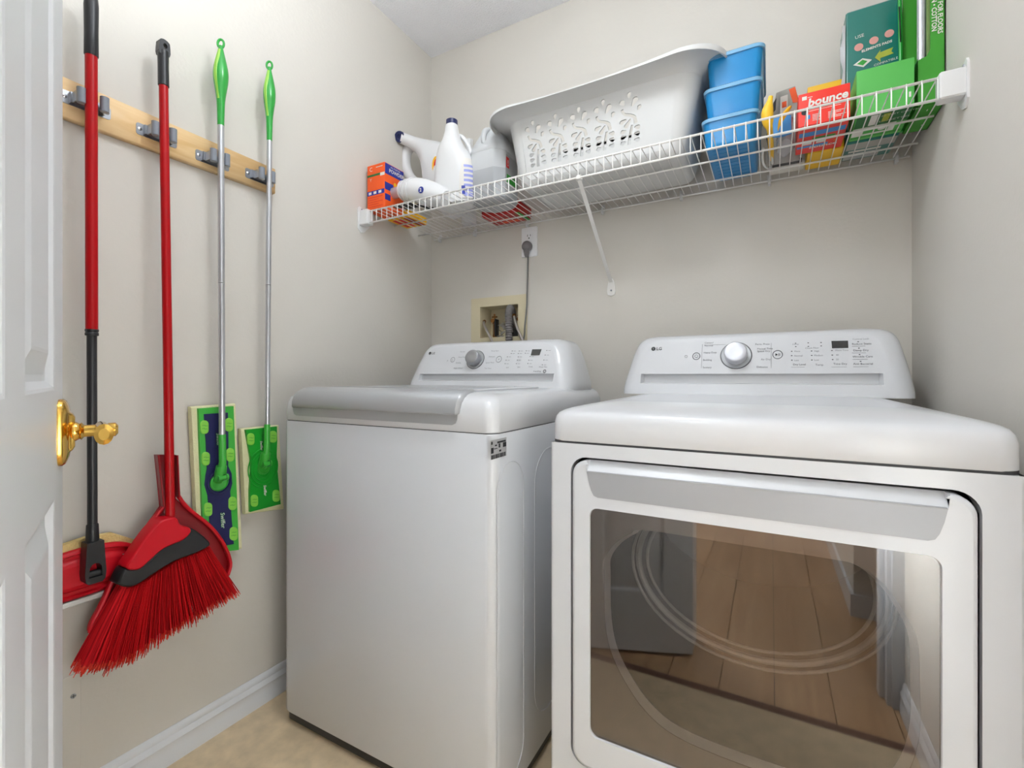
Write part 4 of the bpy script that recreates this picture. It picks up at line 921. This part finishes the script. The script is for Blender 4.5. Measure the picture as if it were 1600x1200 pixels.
# ================================================================== appliances
def console(root, x0, x1, tx0, tx1, yb, zb, zt, slope, ybk, nx0, nx1, gz0, gz1, r_top):
    """sloped control console; front plane y = yb + slope*(z-zb)"""
    def fy(z): return yb+slope*(z-zb)
    H_ = zt-zb
    def outline(ins):
        # foot corners, flared ends, rounded shoulders
        o = [(x0+ins*.4, zb), (x1-ins*.4, zb)]
        def shoulder(xc, xt, sgn):
            pts = [(xc, zb+H_*.12), (xc-(xc-xt)*.28, zb+H_*.40), (xc-(xc-xt)*.62, zb+H_*.66), (xt+(xc-xt)*.08, zb+H_*.83), (xt-sgn*.010, zb+H_*.925), (xt-sgn*.032, zb+H_*.982), (xt-sgn*.066, zt)]
            return pts
        R = shoulder(x1, tx1, 1); L_ = shoulder(x0, tx0, -1)
        pts = smoothpoly([(x1, zb)]+R, False, 4)+smoothpoly(([(x0, zb)]+L_), False, 4)[::-1]; hw = (x1-x0)/2
        cx_ = (x0+x1)/2; cz2 = zb+H_*.4
        return [(cx_+(a-cx_)*(hw-ins)/hw, b if b <= zb+1e-6 else b-ins*.35*(b-zb)/H_) for a, b in pts]
    hole = [(nx0, gz0), (nx1, gz0), (nx1, gz1), (nx0, gz1)]
    m_ = MB(); o2 = outline(.046)
    tri = tessellate_polygon([[Vector((p[0], p[1], 0)) for p in l] for l in (o2, hole)]); flat = o2+hole
    m_.add([(a, fy(b)+.0005, b) for a, b in flat], [tuple(t_) for t_ in tri], False)
    rings = [[(a, fy(b)+off, b) for a, b in outline(i)] for i, off in ((.046, .0005), (.041, .0008), (.033, .0028), (.024, .007), (.016, .013), (.009, .022), (.004, .034), (.001, .050), (0, .065))]
    rings.append([(a, max(ybk, fy(b)+.075), b) for a, b in outline(0)])
    m_.loft(rings, False); m_.add(rings[-1], [tuple(range(len(rings[-1])))], False)
    # recess walls: undercut below the control face
    dp = .022
    q = [(nx0, gz0), (nx1, gz0), (nx1, gz1), (nx0, gz1)]
    F_ = [(a, fy(b)+.0005, b) for a, b in q]; Bk = [(a+(.006 if a == nx0 else -.006), fy(gz0)+dp, b+(.002 if b == gz0 else 0)) for a, b in q]
    m_.add(F_+Bk, [(0, 1, 5, 4), (1, 2, 6, 5), (2, 3, 7, 6), (3, 0, 4, 7), (4, 5, 6, 7)], False)
    obj('console', m_, M['enamel2'], root)
    return fy
def onplane(fy, x, z, off=0): return Vector((x, fy(z)-off, z))
def printer(fy, slope):
    ay = Vector((0, slope, 1)).normalized()
    m_ = MB()
    def T(txt, size, x, z, **k): m_.text(txt, size, (x, fy(z)-.0004, z), (1, 0, 0), ay, .0004, **k)
    def D(x, z, w_, h_): m_.add([(x-w_, fy(z-h_)-.0008, z-h_), (x+w_, fy(z-h_)-.0008, z-h_), (x+w_, fy(z+h_)-.0008, z+h_), (x-w_, fy(z+h_)-.0008, z+h_)], [(0, 1, 2, 3)], False)
    def O(x, z, r_, th=.0006):
        m_.tube([(x+r_*math.cos(q), fy(z+r_*math.sin(q))-.0004, z+r_*math.sin(q)) for q in [2*PI*k_/24 for k_ in range(25)]], th, 4, False)
    def LOGO(x, z, s_):
        m_.mi = 1; n = Vector((0, -1, slope)).normalized(); m_.lathe(onplane(fy, x, z, .0002), [(s_*.5, 0), (s_*.5, .0005)], 22, n); m_.mi = 3
        O(x, z, s_*.34, .0004); m_.add([onplane(fy, x-s_*.04, z+s_*.18, .0012), onplane(fy, x-s_*.04, z-s_*.18, .0012), onplane(fy, x+s_*.02, z-s_*.18, .0012), onplane(fy, x+s_*.02, z+s_*.18, .0012)], [(0, 1, 2, 3)], False)
        m_.mi = 1; T('LG', s_*1.05, x+s_*.72, z-s_*.36, bold=s_*.018); m_.mi = 0
    return m_, T, D, O, LOGO
def knob(root, c, n, rr, rk, hk, mt, ringm):
    m_ = MB(); n = Vector(n).normalized(); m_.lathe(c, [(rr, -.001), (rr, .0012), (rr*.97, .0026), (rr*.95, .0018), (rk*1.02, .0016)], 36, n); k_ = obj('knob', m_, ringm, root, 'round selector knob')
    m_ = MB(); m_.lathe(c, [(rr+.0014, -.0005), (rr+.0014, .0004), (rr, .0006)], 36, n); obj('knob_trim', m_, M['gap'], k_)
    m_ = MB(); m_.lathe(Vector(c)+n*.001, [(rk*.98, 0), (rk, .002), (rk, hk-.003), (rk*.97, hk-.001), (rk*.9, hk), (rk*.5, hk-.0008), (.001, hk-.001)], 36, n); obj('knob_cap', m_, mt, k_)

# ------------- washer
WX0, WX1, WY0, WY1 = -1.228, -.518, .860, 1.60
wz = .865
was = thing('washing_machine', 'white top-loading washing machine with silver lid grip, left of the dryer', 'washer', ((WX0+WX1)/2, 1.23, 0))
rs = []
for z, i in ((.035, .002), (.040, 0), (wz-.003, 0), (wz-.001, .0015)):
    rs.append([(x, y, z) for x, y in rrect(WX0+i, WX1-i, WY0+i, WY1-i, .026, 8)])
# pressed arches on the right side
m_ = MB(); m_.loft(rs, True); obj('cabinet', m_, M['enamel'], was)
def arch(yc, w_, zt_, zb_):
    P_ = [(WX1+.0004, yc-w_, zb_)]+[(WX1+.0004, yc-w_*math.cos(q), zt_-w_+w_*math.sin(q)*1.0) for q in [PI*k_/16 for k_ in range(17)]]+[(WX1+.0004, yc+w_, zb_)]
    P_ += [(WX1+.0004, yc+w_*math.cos(q), zb_-w_*math.sin(q)) for q in [PI*k_/16 for k_ in range(17)]]
    return MB().tube(P_, .0011, 6)
obj('pressed_arch', arch(.934, .061, .796, .13), M['enamel'], was); obj('pressed_arch', arch(1.14, .085, .80, .20), M['enamel'], was)
rs = []
for z, i in ((wz+.001, .0015), (wz+.003, 0), (.900, 0), (.916, .0015), (.930, .0065), (.941, .016), (.948, .028), (.9515, .041), (.9525, .06)):
    rs.append([(x, y, z) for x, y in rrect(WX0+i, WX1-i, WY0+i*1.05, WY1-i*.2, .03, 8)])
m_ = MB(); m_.loft(rs, True); obj('top_cover', m_, M['enamel2'], was)
obj('cover_gap', MB().loft([[(x, y, z) for x, y in rrect(WX0+.003, WX1-.003, WY0+.003, WY1-.003, .026, 6)] for z in (wz-.003, wz+.003)], True), M['gap'], was)
# lid
LX0, LX1 = -1.184, -.632
m_ = MB(); m_.loft([[(x, y, z) for x, y in rrect(LX0+i, LX1-i, .905, 1.325-i, .012, 4)] for z, i in ((.9505, 0), (.956, 0), (.9585, .004))], True); lid = obj('lid', m_, M['enamel2'], was)
obj('lid_window', MB().loft([[(x, y, z) for x, y in rrect(LX0+.05, LX1-.05, 1.00, 1.27, .03, 4)] for z in (.9583, .9592)], True), M['silver'], lid)
# silver grip along the front of the lid: bulging profile, then a grey plate for the shade below it
prof = [(.925, .9595), (.905, .9592), (.886, .956), (.868, .947), (.856, .934), (.850, .918), (.8495, .906), (.853, .903), (.858, .9035)]
def gp(x, k_): return [(x, y, z) for y, z in prof]
ends = [(LX0-.002, .5), (LX0+.004, .9), (LX0+.012, 1), (LX1-.012+.03, 1), (LX1+.022, .9), (LX1+.030, .5)]
m_ = MB(); rs = []
for x, k_ in ends:
    rs.append([(x+(LX0*0), .905+(y-.905)*k_, .93+(z-.93)*k_) if k_ < 1 else (x, y, z) for y, z in prof])
m_.loft(rs, True, False); grp = obj('lid_grip', m_, M['silver'], lid, 'silver grip strip')
pr2 = [(.8575, .9035), (.8585, .896), (.8585, .886), (.862, .882)]
m_ = MB(); 
def pocket(x0_, x1_, z0_, z1_, r_):
    return [(x0_, z1_), (x0_+.001, z0_+r_), (x0_+r_*.4, z0_+r_*.35), (x0_+r_*1.2, z0_), (x1_-r_*1.2, z0_), (x1_-r_*.4, z0_+r_*.35), (x1_-.001, z0_+r_), (x1_, z1_)]
m_.prism(lambda a, b, d: (a, d, b), pocket(LX0+.004, LX1+.018, .880, .905, .012), [], WY0-.0012, WY0+.004)  # thin plate; its grey stands in for the shade below the grip
obj('grip_shade', m_, M['silver'], lid, 'flat grey plate coloured as the shade under the grip')
fy = console(was, -1.208, -.540, -1.172, -.585, 1.345, .945, 1.117, .42, 1.54, -1.148, -.603, .974, .999, .04)
cn = Vector((0, -1, .42)).normalized()
m_, T, D, O, LOGO = printer(fy, .42)
kc = fy(1.055)
def WP(u, v):
    # pixel on the console's sloped face
    y = 1.4
    for _ in range(12): p = onY(u, v, y); y = fy(p.z)
    return onY(u, v, y)
lw = WP(672, 552); m_.mi = 0; LOGO(lw.x, lw.z, .012)
m_.mi = 2
for txt, u, v in (('Normal', 719, 549.8), ('Heavy Duty', 716, 558.2), ('Bedding', 712.5, 567), ('Bright Whites', 709, 575.5), ('Rinse+Spin', 768, 548.5), ('Delicates', 764, 557.3), ('Speed Wash', 759, 566.8), ('Tub Clean', 757, 575.6)):
    p = WP(u, v); T(txt, .0068, p.x, p.z-.002)
m_.mi = 0
for txt, u, v in (('Soil', 791, 574.3), ('Spin', 808.5, 573.5), ('Temp.', 826, 573), ('Water Plus', 842, 573.5)): p = WP(u, v); T(txt, .0065, p.x, p.z-.002)
for (u, v) in ((800.5, 548.4), (811.5, 548.4), (822.5, 548.2), (799, 552.4), (810, 552.4), (821, 552), (793, 557.6), (810, 557.6), (828.5, 557), (791, 562.8), (808.5, 562.8), (826.5, 562.8), (789.5, 568.2), (807, 568.2), (825, 568), (854.5, 547.6), (852, 554.8), (850, 562.5), (847.5, 570)):
    p = WP(u, v); m_.mi = 1; D(p.x, p.z, .0017, .0011); m_.mi = 2; D(p.x+.0095, p.z-.0004, .0045, .0006)
p = WP(851, 580); m_.mi = 1; O(p.x, p.z, .0045, .0009); T('SmartDiag', .0065, p.x-.040, p.z-.002)
for u, v, r_, g in ((707.5, 562, .0088, '|'), (779.5, 561.3, .0105, '>')):
    p = WP(u, v); m_.mi = 0; O(p.x, p.z, r_); m_.mi = 1; T('\u25B6' if False else g, .010, p.x-.003, p.z-.0035)
p = WP(700, 564); m_.mi = 2; T('P', .009, p.x-.004, p.z-.003)
obj('panel_print', m_, [M['ink'], M['inkd'], M['inkl'], M['white']], was)['kind'] = 'stuff'
dd = MB(); a, b, c, d = WP(831.8, 545.8), WP(846.3, 545.6), WP(843, 555), WP(829.5, 555.2)
dd.add([v_-Vector((0, .001, 0)) for v_ in (d, c, b, a)]+[v_+Vector((0, .001, 0)) for v_ in (d, c, b, a)], [(0, 1, 2, 3), (4, 7, 6, 5), (0, 4, 5, 1), (1, 5, 6, 2), (2, 6, 7, 3), (3, 7, 4, 0)], False); obj('display', dd, M['screen'], was, 'small black display window')
kp = WP(744, 562); knob(was, kp+Vector((-.003, 0, 0)), cn, .0345, .0265, .028, M['steelk'], M['silver'])
# rating sticker
st = MB(); st.box(WX1, WX1+.0005, .845, .912, .813, .854); st.mi = 1
random.seed(5)
for y_, z_, w_, h_ in ((.846, .845, .006, .006), (.872, .845, .036, .004), (.878, .835, .006, .009), (.896, .834, .014, .010), (.846, .826, .010, .012), (.862, .840, .008, .003), (.858, .834, .014, .0015), (.880, .826, .008, .004)): st.box(WX1+.0005, WX1+.0009, y_, y_+w_, z_, z_+h_)
for k_ in range(26): st.box(WX1+.0005, WX1+.0009, .847+k_*.0024, .847+k_*.0024+random.choice((.0009, .0016)), .8135, .8225)
obj('rating_sticker', st, [M['sticker'], M['inkd']], was, 'grey barcode sticker')
for x in (WX0+.05, WX1-.05):
    for y in (WY0+.05, WY1-.05): obj('foot', MB().lathe((x, y, 0), [(.020, 0), (.022, .003), (.022, .012), (.010, .014), (.010, .036)], 14), M['blk'], was)
obj('base_skirt', MB().loft([[(x, y, z) for x, y in rrect(WX0+.006, WX1-.006, WY0+.006, WY1-.006, .024, 5)] for z in (.012, .036)], True), M['blk'], was, 'black recessed base')

# ------------- dryer
X0, X1, Y0, Y1 = -.398, .302, .885, 1.60
dz = .857
dry = thing('clothes_dryer', 'white front-loading clothes dryer with glass door, right of the washer', 'dryer', ((X0+X1)/2, 1.24, 0))
DO = (-.353, .257, .215, .829); # door opening outline x0,x1,z0,z1
do = rrect(DO[0], DO[1], DO[2], DO[3], .032, 7)
m_ = MB(); m_.prism(lambda a, b, d: (a, d, b), [(X0+.006, .035), (X1-.006, .035), (X1-.006, dz-.002), (X0+.006, dz-.002)], [do], Y0, Y0+.03, back=False, side_smooth=True)
m_.smooth = True
cor = [(0, .006), (.0012, .0025), (.0035, .0007), (.006, 0)]
for s_, xe in ((-1, X0), (1, X1)):
    m_.loft([[(xe-s_*(ins), Y0+yy, z) for ins, yy in [(.006, 0), (.0032, .0008), (.001, .003), (0, .006)]]+[(xe, Y1, z), (xe-s_*.03, Y1, z)] for z in (.035, dz-.002)], False, False)
m_.box(X0+.006, X1-.006, Y1-.004, Y1, .035, dz-.002); m_.box(X0+.004, X1-.004, Y0+.03, Y1, dz-.006, dz-.002); m_.box(X0+.004, X1-.004, Y0, Y1, .035, .039)
obj('cabinet', m_, M['enamel'], dry)
# bulkhead and drum behind the door
BK = .925
cxm, czm, rd = -.035, .70, .225
m_ = MB(); m_.prism(lambda a, b, d: (a, d, b), [(X0+.004, .04), (X1-.004, .04), (X1-.004, dz-.006), (X0+.004, dz-.006)], [], Y0+.030, Y0+.034) if False else m_.box(X0+.004, DO[0]-.0, Y0+.012, Y0+.10, .04, dz-.006)
m_.box(DO[1], X1-.004, Y0+.012, Y0+.10, .04, dz-.006); m_.box(DO[0], DO[1], Y0+.012, Y0+.10, DO[3], dz-.006); m_.box(DO[0], DO[1], Y0+.012, Y0+.10, .04, DO[2])
m_.prism(lambda a, b, d: (a, d, b), [(DO[0], DO[2]), (DO[1], DO[2]), (DO[1], DO[3]), (DO[0], DO[3])], [ellipse(-.035, .615, .205, .150, 40)], Y0+.10, Y0+.11)
obj('bulkhead', m_, M['dark'], dry)
m_ = MB()
m_.tube([(-.035+.206*math.cos(q), Y0+.098, .615+.151*math.sin(q)) for q in [2*PI*k_/48 for k_ in range(49)]], .006, 8, False)
m_.tube([(-.035+.215*math.cos(q), Y0+.085, .615+.160*math.sin(q)) for q in [2*PI*k_/48 for k_ in range(49)]], .003, 8, False)
m_.tube([(-.035+.190*math.cos(q), Y0+.105, .615+.138*math.sin(q)) for q in [2*PI*k_/48 for k_ in range(49)]], .003, 8, False)
obj('drum_opening_ring', m_, M['ringm'], dry)
m_ = MB(); m_.loft([[(-.035+.30*math.cos(q), y, .60+.30*math.sin(q)*.72) for q in [2*PI*k_/40 for k_ in range(40)]] for y in (Y0+.112, Y1-.05)], False)
m_.box(-.36, .29, Y1-.06, Y1-.05, .2, .84); obj('drum', m_, M['drum'], dry, 'steel drum inside')
# door
g = .0055
di = rrect(DO[0]+g, DO[1]-g, DO[2]+g, DO[3]-g, .029, 7)
GX0, GX1, GZ0, GZ1 = -.311, .213, .285, .733
go_ = rrect(GX0, GX1, GZ0, GZ1, .016, 5)
# handle cut: strip between the cheeks
SX0, SX1, SZ1, SZ0 = -.316, .219, .803, .7545
def inset(o, k_): 
    cx_ = (DO[0]+DO[1])/2; cz2 = (DO[2]+DO[3])/2; hx = (DO[1]-DO[0])/2-g; hz = (DO[3]-DO[2])/2-g
    return [(cx_+(a-cx_)*(hx-k_)/hx, cz2+(b-cz2)*(hz-k_)/hz) for a, b in o]
FRY = Y0-.008
cut = [(SX0-.010, DO[3]-g-.006), (SX0, SZ1), (SX1, SZ1), (SX1+.010, DO[3]-g-.006)]
# frame face: outline with a notch at the top for the pocket
ii = inset(di, .006)
topz = max(b for a, b in ii)
face = []
pts = ii[:]   # order: starts bottom right corner going ccw
k0 = [i for i, (a, b) in enumerate(pts) if b > topz-1e-5]
iR, iL = k0[0], k0[-1]
face = pts[:iR+1]+[(SX1+.002, topz), (SX1+.001, SZ1+.004), (SX1, SZ1-.0005), (SX0, SZ1-.0005), (SX0-.001, SZ1+.004), (SX0-.002, topz)]+pts[iL:]
m_ = MB(); m_.smooth = True
tri = tessellate_polygon([[Vector((p[0], p[1], 0)) for p in l] for l in (face, go_)]); fl_ = face+go_
m_.add([(a, FRY, b) for a, b in fl_], [tuple(t_) for t_ in tri], False)
RR = [[(a, y, b) for a, b in inset(di, k_)] for y, k_ in ((FRY, .006), (FRY+.0008, .003), (FRY+.003, .0008), (FRY+.006, 0), (Y0+.028, 0))]
nR = len(di); vs = [p for r in RR for p in r]
m_.add(vs, [(q*nR+j_, q*nR+(j_+1) % nR, (q+1)*nR+(j_+1) % nR, (q+1)*nR+j_) for q in range(len(RR)-1) for j_ in range(nR) if j_ != iR])
m_.loft([[r[iR], (SX1+.002, r[iR][1], r[iR][2])] for r in RR], False, False); m_.loft([[r[iL], (SX0-.002, r[iL][1], r[iL][2])] for r in RR], False, False)
# glass rebate
m_.loft([[(a, FRY, b) for a, b in go_], [(a, FRY+.006, b) for a, b in rrect(GX0+.001, GX1-.001, GZ0+.001, GZ1-.001, .016, 5)]], False)
# pocket slope behind the strip top
m_.smooth = False
zb_ = DO[3]-g
m_.add([(SX0, FRY, SZ1-.0005), (SX1, FRY, SZ1-.0005), (SX1+.001, FRY, SZ1+.004), (SX1+.002, FRY, topz), (SX1+.002, FRY+.003, zb_), (SX1, FRY+.020, zb_), (SX0, FRY+.020, zb_), (SX0-.002, FRY+.003, zb_), (SX0-.002, FRY, topz), (SX0-.001, FRY, SZ1+.004), (SX1+.002, Y0+.028, zb_), (SX0-.002, Y0+.028, zb_)],
       [(0, 1, 5, 6), (1, 2, 5), (2, 3, 4, 5), (0, 6, 9), (6, 7, 8, 9), (6, 5, 4, 10, 11, 7)])
dor = obj('door', m_, M['enamel'], dry, 'white door frame with scooped top')
m_ = MB(); so_ = [(SX0, SZ1), (SX0+.004, SZ1-.02), (SX0+.009, SZ0+.012), (SX0+.014, SZ0+.003), (SX0+.022, SZ0), (SX1-.022, SZ0), (SX1-.014, SZ0+.003), (SX1-.009, SZ0+.012), (SX1-.004, SZ1-.02), (SX1, SZ1)]
m_.prism(lambda a, b, d: (a, d, b), so_, [], FRY-.0012, FRY+.002); m_.smooth = True
m_.tube([(SX0+.001, FRY+.0002, SZ1), (SX1-.001, FRY+.0002, SZ1)], .0018, 8); obj('handle_strip', m_, M['band'], dor, 'silver pull strip')
# glass, printed border with D-shaped opening, liner
m_ = MB(); m_.prism(lambda a, b, d: (a, d, b), rrect(GX0+.001, GX1-.001, GZ0+.001, GZ1-.001, .015, 5), [], FRY+.004, FRY+.007); obj('glass', m_, M['glass'], dor, 'dark reflective glass')
op = smoothpoly([(-.284, .60), (-.283, .635), (-.262, .668), (-.232, .692), (-.205, .703), (-.05, .7035), (.075, .7035), (.118, .700), (.150, .676), (.176, .635), (.188, .600), (.190, .54), (.190, .47), (.178, .41), (.150, .36), (.10, .335), (-.05, .330), (-.15, .338), (-.205, .365), (-.245, .410), (-.272, .460), (-.283, .52)], True, 4)
m_ = MB(); m_.prism(lambda a, b, d: (a, d, b), rrect(GX0+.001, GX1-.001, GZ0+.001, GZ1-.001, .015, 5), [op], FRY+.0085, FRY+.0105); obj('printed_border', m_, M['mask'], dor, 'grey-brown printed border')
ocx, ocz = -.05, .52
def osc(k_): return [(ocx+(a-ocx)*k_, ocz+(b-ocz)*k_) for a, b in op]
m_ = MB(); m_.loft([[(a, FRY+.0105, b) for a, b in osc(1.0)], [(a, FRY+.013, b) for a, b in osc(.996)], [(a, FRY+.030, b) for a, b in osc(.972)], [(a, FRY+.031, b) for a, b in osc(1.02)]], False); obj('liner', m_, M['liner'], dor, 'pale inner door liner')
m_ = MB(); m_.prism(lambda a, b, d: (a, d, b), rrect(GX0-.02, GX1+.02, GZ0-.02, GZ1+.02, .02, 5), [osc(.985)], FRY+.031, FRY+.033); obj('inner_shell', m_, M['dark'], dor)
# top cover
rs = []
for z, i in ((dz+.002, .0015), (dz+.004, 0), (.897, .0004), (.909, .003), (.9155, .0075), (.920, .015), (.9245, .028), (.929, .046), (.933, .070), (.936, .105)):
    rs.append([(x, y, z+(.006*((y-Y0)/.7) if z > .93 else 0)) for x, y in rrect(X0+i, X1-i, Y0+i*1.1, Y1-i*.2, .028, 8)])
m_ = MB(); m_.loft(rs, True); obj('top_cover', m_, M['enamel2'], dry)
obj('cover_gap', MB().loft([[(x, y, z) for x, y in rrect(X0+.002, X1-.002, Y0+.002, Y1-.003, .02, 6)] for z in (dz-.003, dz+.003)], True), M['gap'], dry)
fy = console(dry, -.400, .303, -.366, .278, 1.395, .938, 1.114, .36, 1.58, -.340, .236, .969, .997, .04)
cn = Vector((0, -1, .36)).normalized()
m_, T, D, O, LOGO = printer(fy, .36)
lw = WP(1021, 545); LOGO(lw.x, lw.z, .0125)
m_.mi = 0
for txt, u, v in (('Cotton/', 1101, 535.8), ('Normal', 1101, 540.2), ('Heavy Duty', 1099.5, 551), ('Bedding', 1098.5, 562.4), ('Sanitary', 1098, 574), ('Perm. Press', 1180, 538), ('Manual Time', 1183, 545), ('Speed Dry', 1183, 548.8), ('Air Dry', 1189, 561.5), ('Delicates', 1182, 573.3),
    ('Dry Level', 1239, 569.5), ('Temp.', 1274, 570), ('Time Dry', 1302, 568.5), ('Reduce Static', 1331, 537.5), ('Damp Dry', 1333, 547.5), ('Wrinkle Care', 1332, 557.3), ('Anti Bacterial', 1333, 568.5)):
    p = WP(u, v); T(txt, .0072, p.x, p.z-.0025)
m_.mi = 2
for txt, u, v in (('More', 1241, 549), ('Normal', 1241, 556), ('Less', 1241, 563), ('High', 1272, 548.6), ('Medium', 1272, 555.4), ('Low', 1272, 562.5), ('More Time', 1305, 547.5), ('40', 1306, 554.7), ('20', 1306, 561.7), ('Control Lock', 1332, 530), ('Damp', 1238, 538), ('Check Filter', 1258, 544)):
    p = WP(u, v); T(txt, .0060, p.x, p.z-.002)
m_.mi = 1
for u, v in ((1243, 536.3), (1262.8, 535.8), (1282.8, 535.2), (1243.4, 541.6), (1263, 541.3), (1283, 540.6), (1237, 549), (1237, 555.8), (1237.3, 562.8), (1268, 548.5), (1268.3, 555.4), (1268.5, 562.5), (1299.8, 547.8), (1300.4, 554.9), (1301, 561.9), (1340.8, 534), (1342, 544), (1343, 554), (1344.6, 564.6)):
    p = WP(u, v); D(p.x, p.z, .0016, .0009)
m_.mi = 0
for u0, u1, v in ((1331, 1352, 541.3), (1331, 1353, 551.5), (1332, 1356, 561.5), (1333, 1357, 573.2), (1299, 1323, 573.5), (1236, 1257, 573.8), (1100, 1134, 539.3)):
    p, q = WP(u0, v), WP(u1, v); m_.add([(p.x, fy(p.z)-.0008, p.z-.0002), (q.x, fy(p.z)-.0008, p.z-.0002), (q.x, fy(p.z)-.0008, p.z+.0003), (p.x, fy(p.z)-.0008, p.z+.0003)], [(0, 1, 2, 3)], False)
for u, v0, v1 in ((1097.5, 538, 575), (1205, 536, 575)):
    p, q = WP(u, v0), WP(u, v1); m_.add([(p.x-.0003, fy(p.z)-.0008, p.z), (p.x+.0003, fy(p.z)-.0008, p.z), (p.x+.0003, fy(q.z)-.0008, q.z), (p.x-.0003, fy(q.z)-.0008, q.z)], [(0, 1, 2, 3)], False)
for u, v, r_ in ((1088, 556.5, .0098), (1215, 554, .0112)):
    p = WP(u, v); m_.mi = 0; O(p.x, p.z, r_, .0008)
p = WP(1215, 554); m_.mi = 1; m_.add([onplane(fy, p.x-.005, p.z+.0035, .001), onplane(fy, p.x-.005, p.z-.0035, .001), onplane(fy, p.x+.0005, p.z, .001)], [(0, 1, 2)], False)
for dx_ in (.002, .0045): m_.add([onplane(fy, p.x+dx_, p.z+.0035, .001), onplane(fy, p.x+dx_, p.z-.0035, .001), onplane(fy, p.x+dx_+.001, p.z-.0035, .001), onplane(fy, p.x+dx_+.001, p.z+.0035, .001)], [(0, 1, 2, 3)], False)
p = WP(1088, 556.5); m_.mi = 0; O(p.x, p.z, .004, .0005)
p = WP(1072, 557); m_.mi = 2; O(p.x, p.z, .0035, .0005)
obj('panel_print', m_, [M['ink'], M['inkd'], M['inkl'], M['white']], dry)['kind'] = 'stuff'
dd = MB(); a, b, c, d = WP(1299, 532.8), WP(1325, 532.3), WP(1325.5, 543.6), WP(1300, 544.2)
dd.add([v_-Vector((0, .001, 0)) for v_ in (d, c, b, a)]+[v_+Vector((0, .001, 0)) for v_ in (d, c, b, a)], [(0, 1, 2, 3), (4, 7, 6, 5), (0, 4, 5, 1), (1, 5, 6, 2), (2, 6, 7, 3), (3, 7, 4, 0)], False); obj('display', dd, M['screen'], dry, 'small black display window')
kp = WP(1150, 555.5); knob(dry, kp, cn, .0385, .0285, .030, M['satin'], M['silver'])
for x in (X0+.05, X1-.05):
    for y in (Y0+.05, Y1-.05): obj('foot', MB().lathe((x, y, 0), [(.020, 0), (.022, .003), (.022, .012), (.010, .014), (.010, .037)], 14), M['blk'], dry)
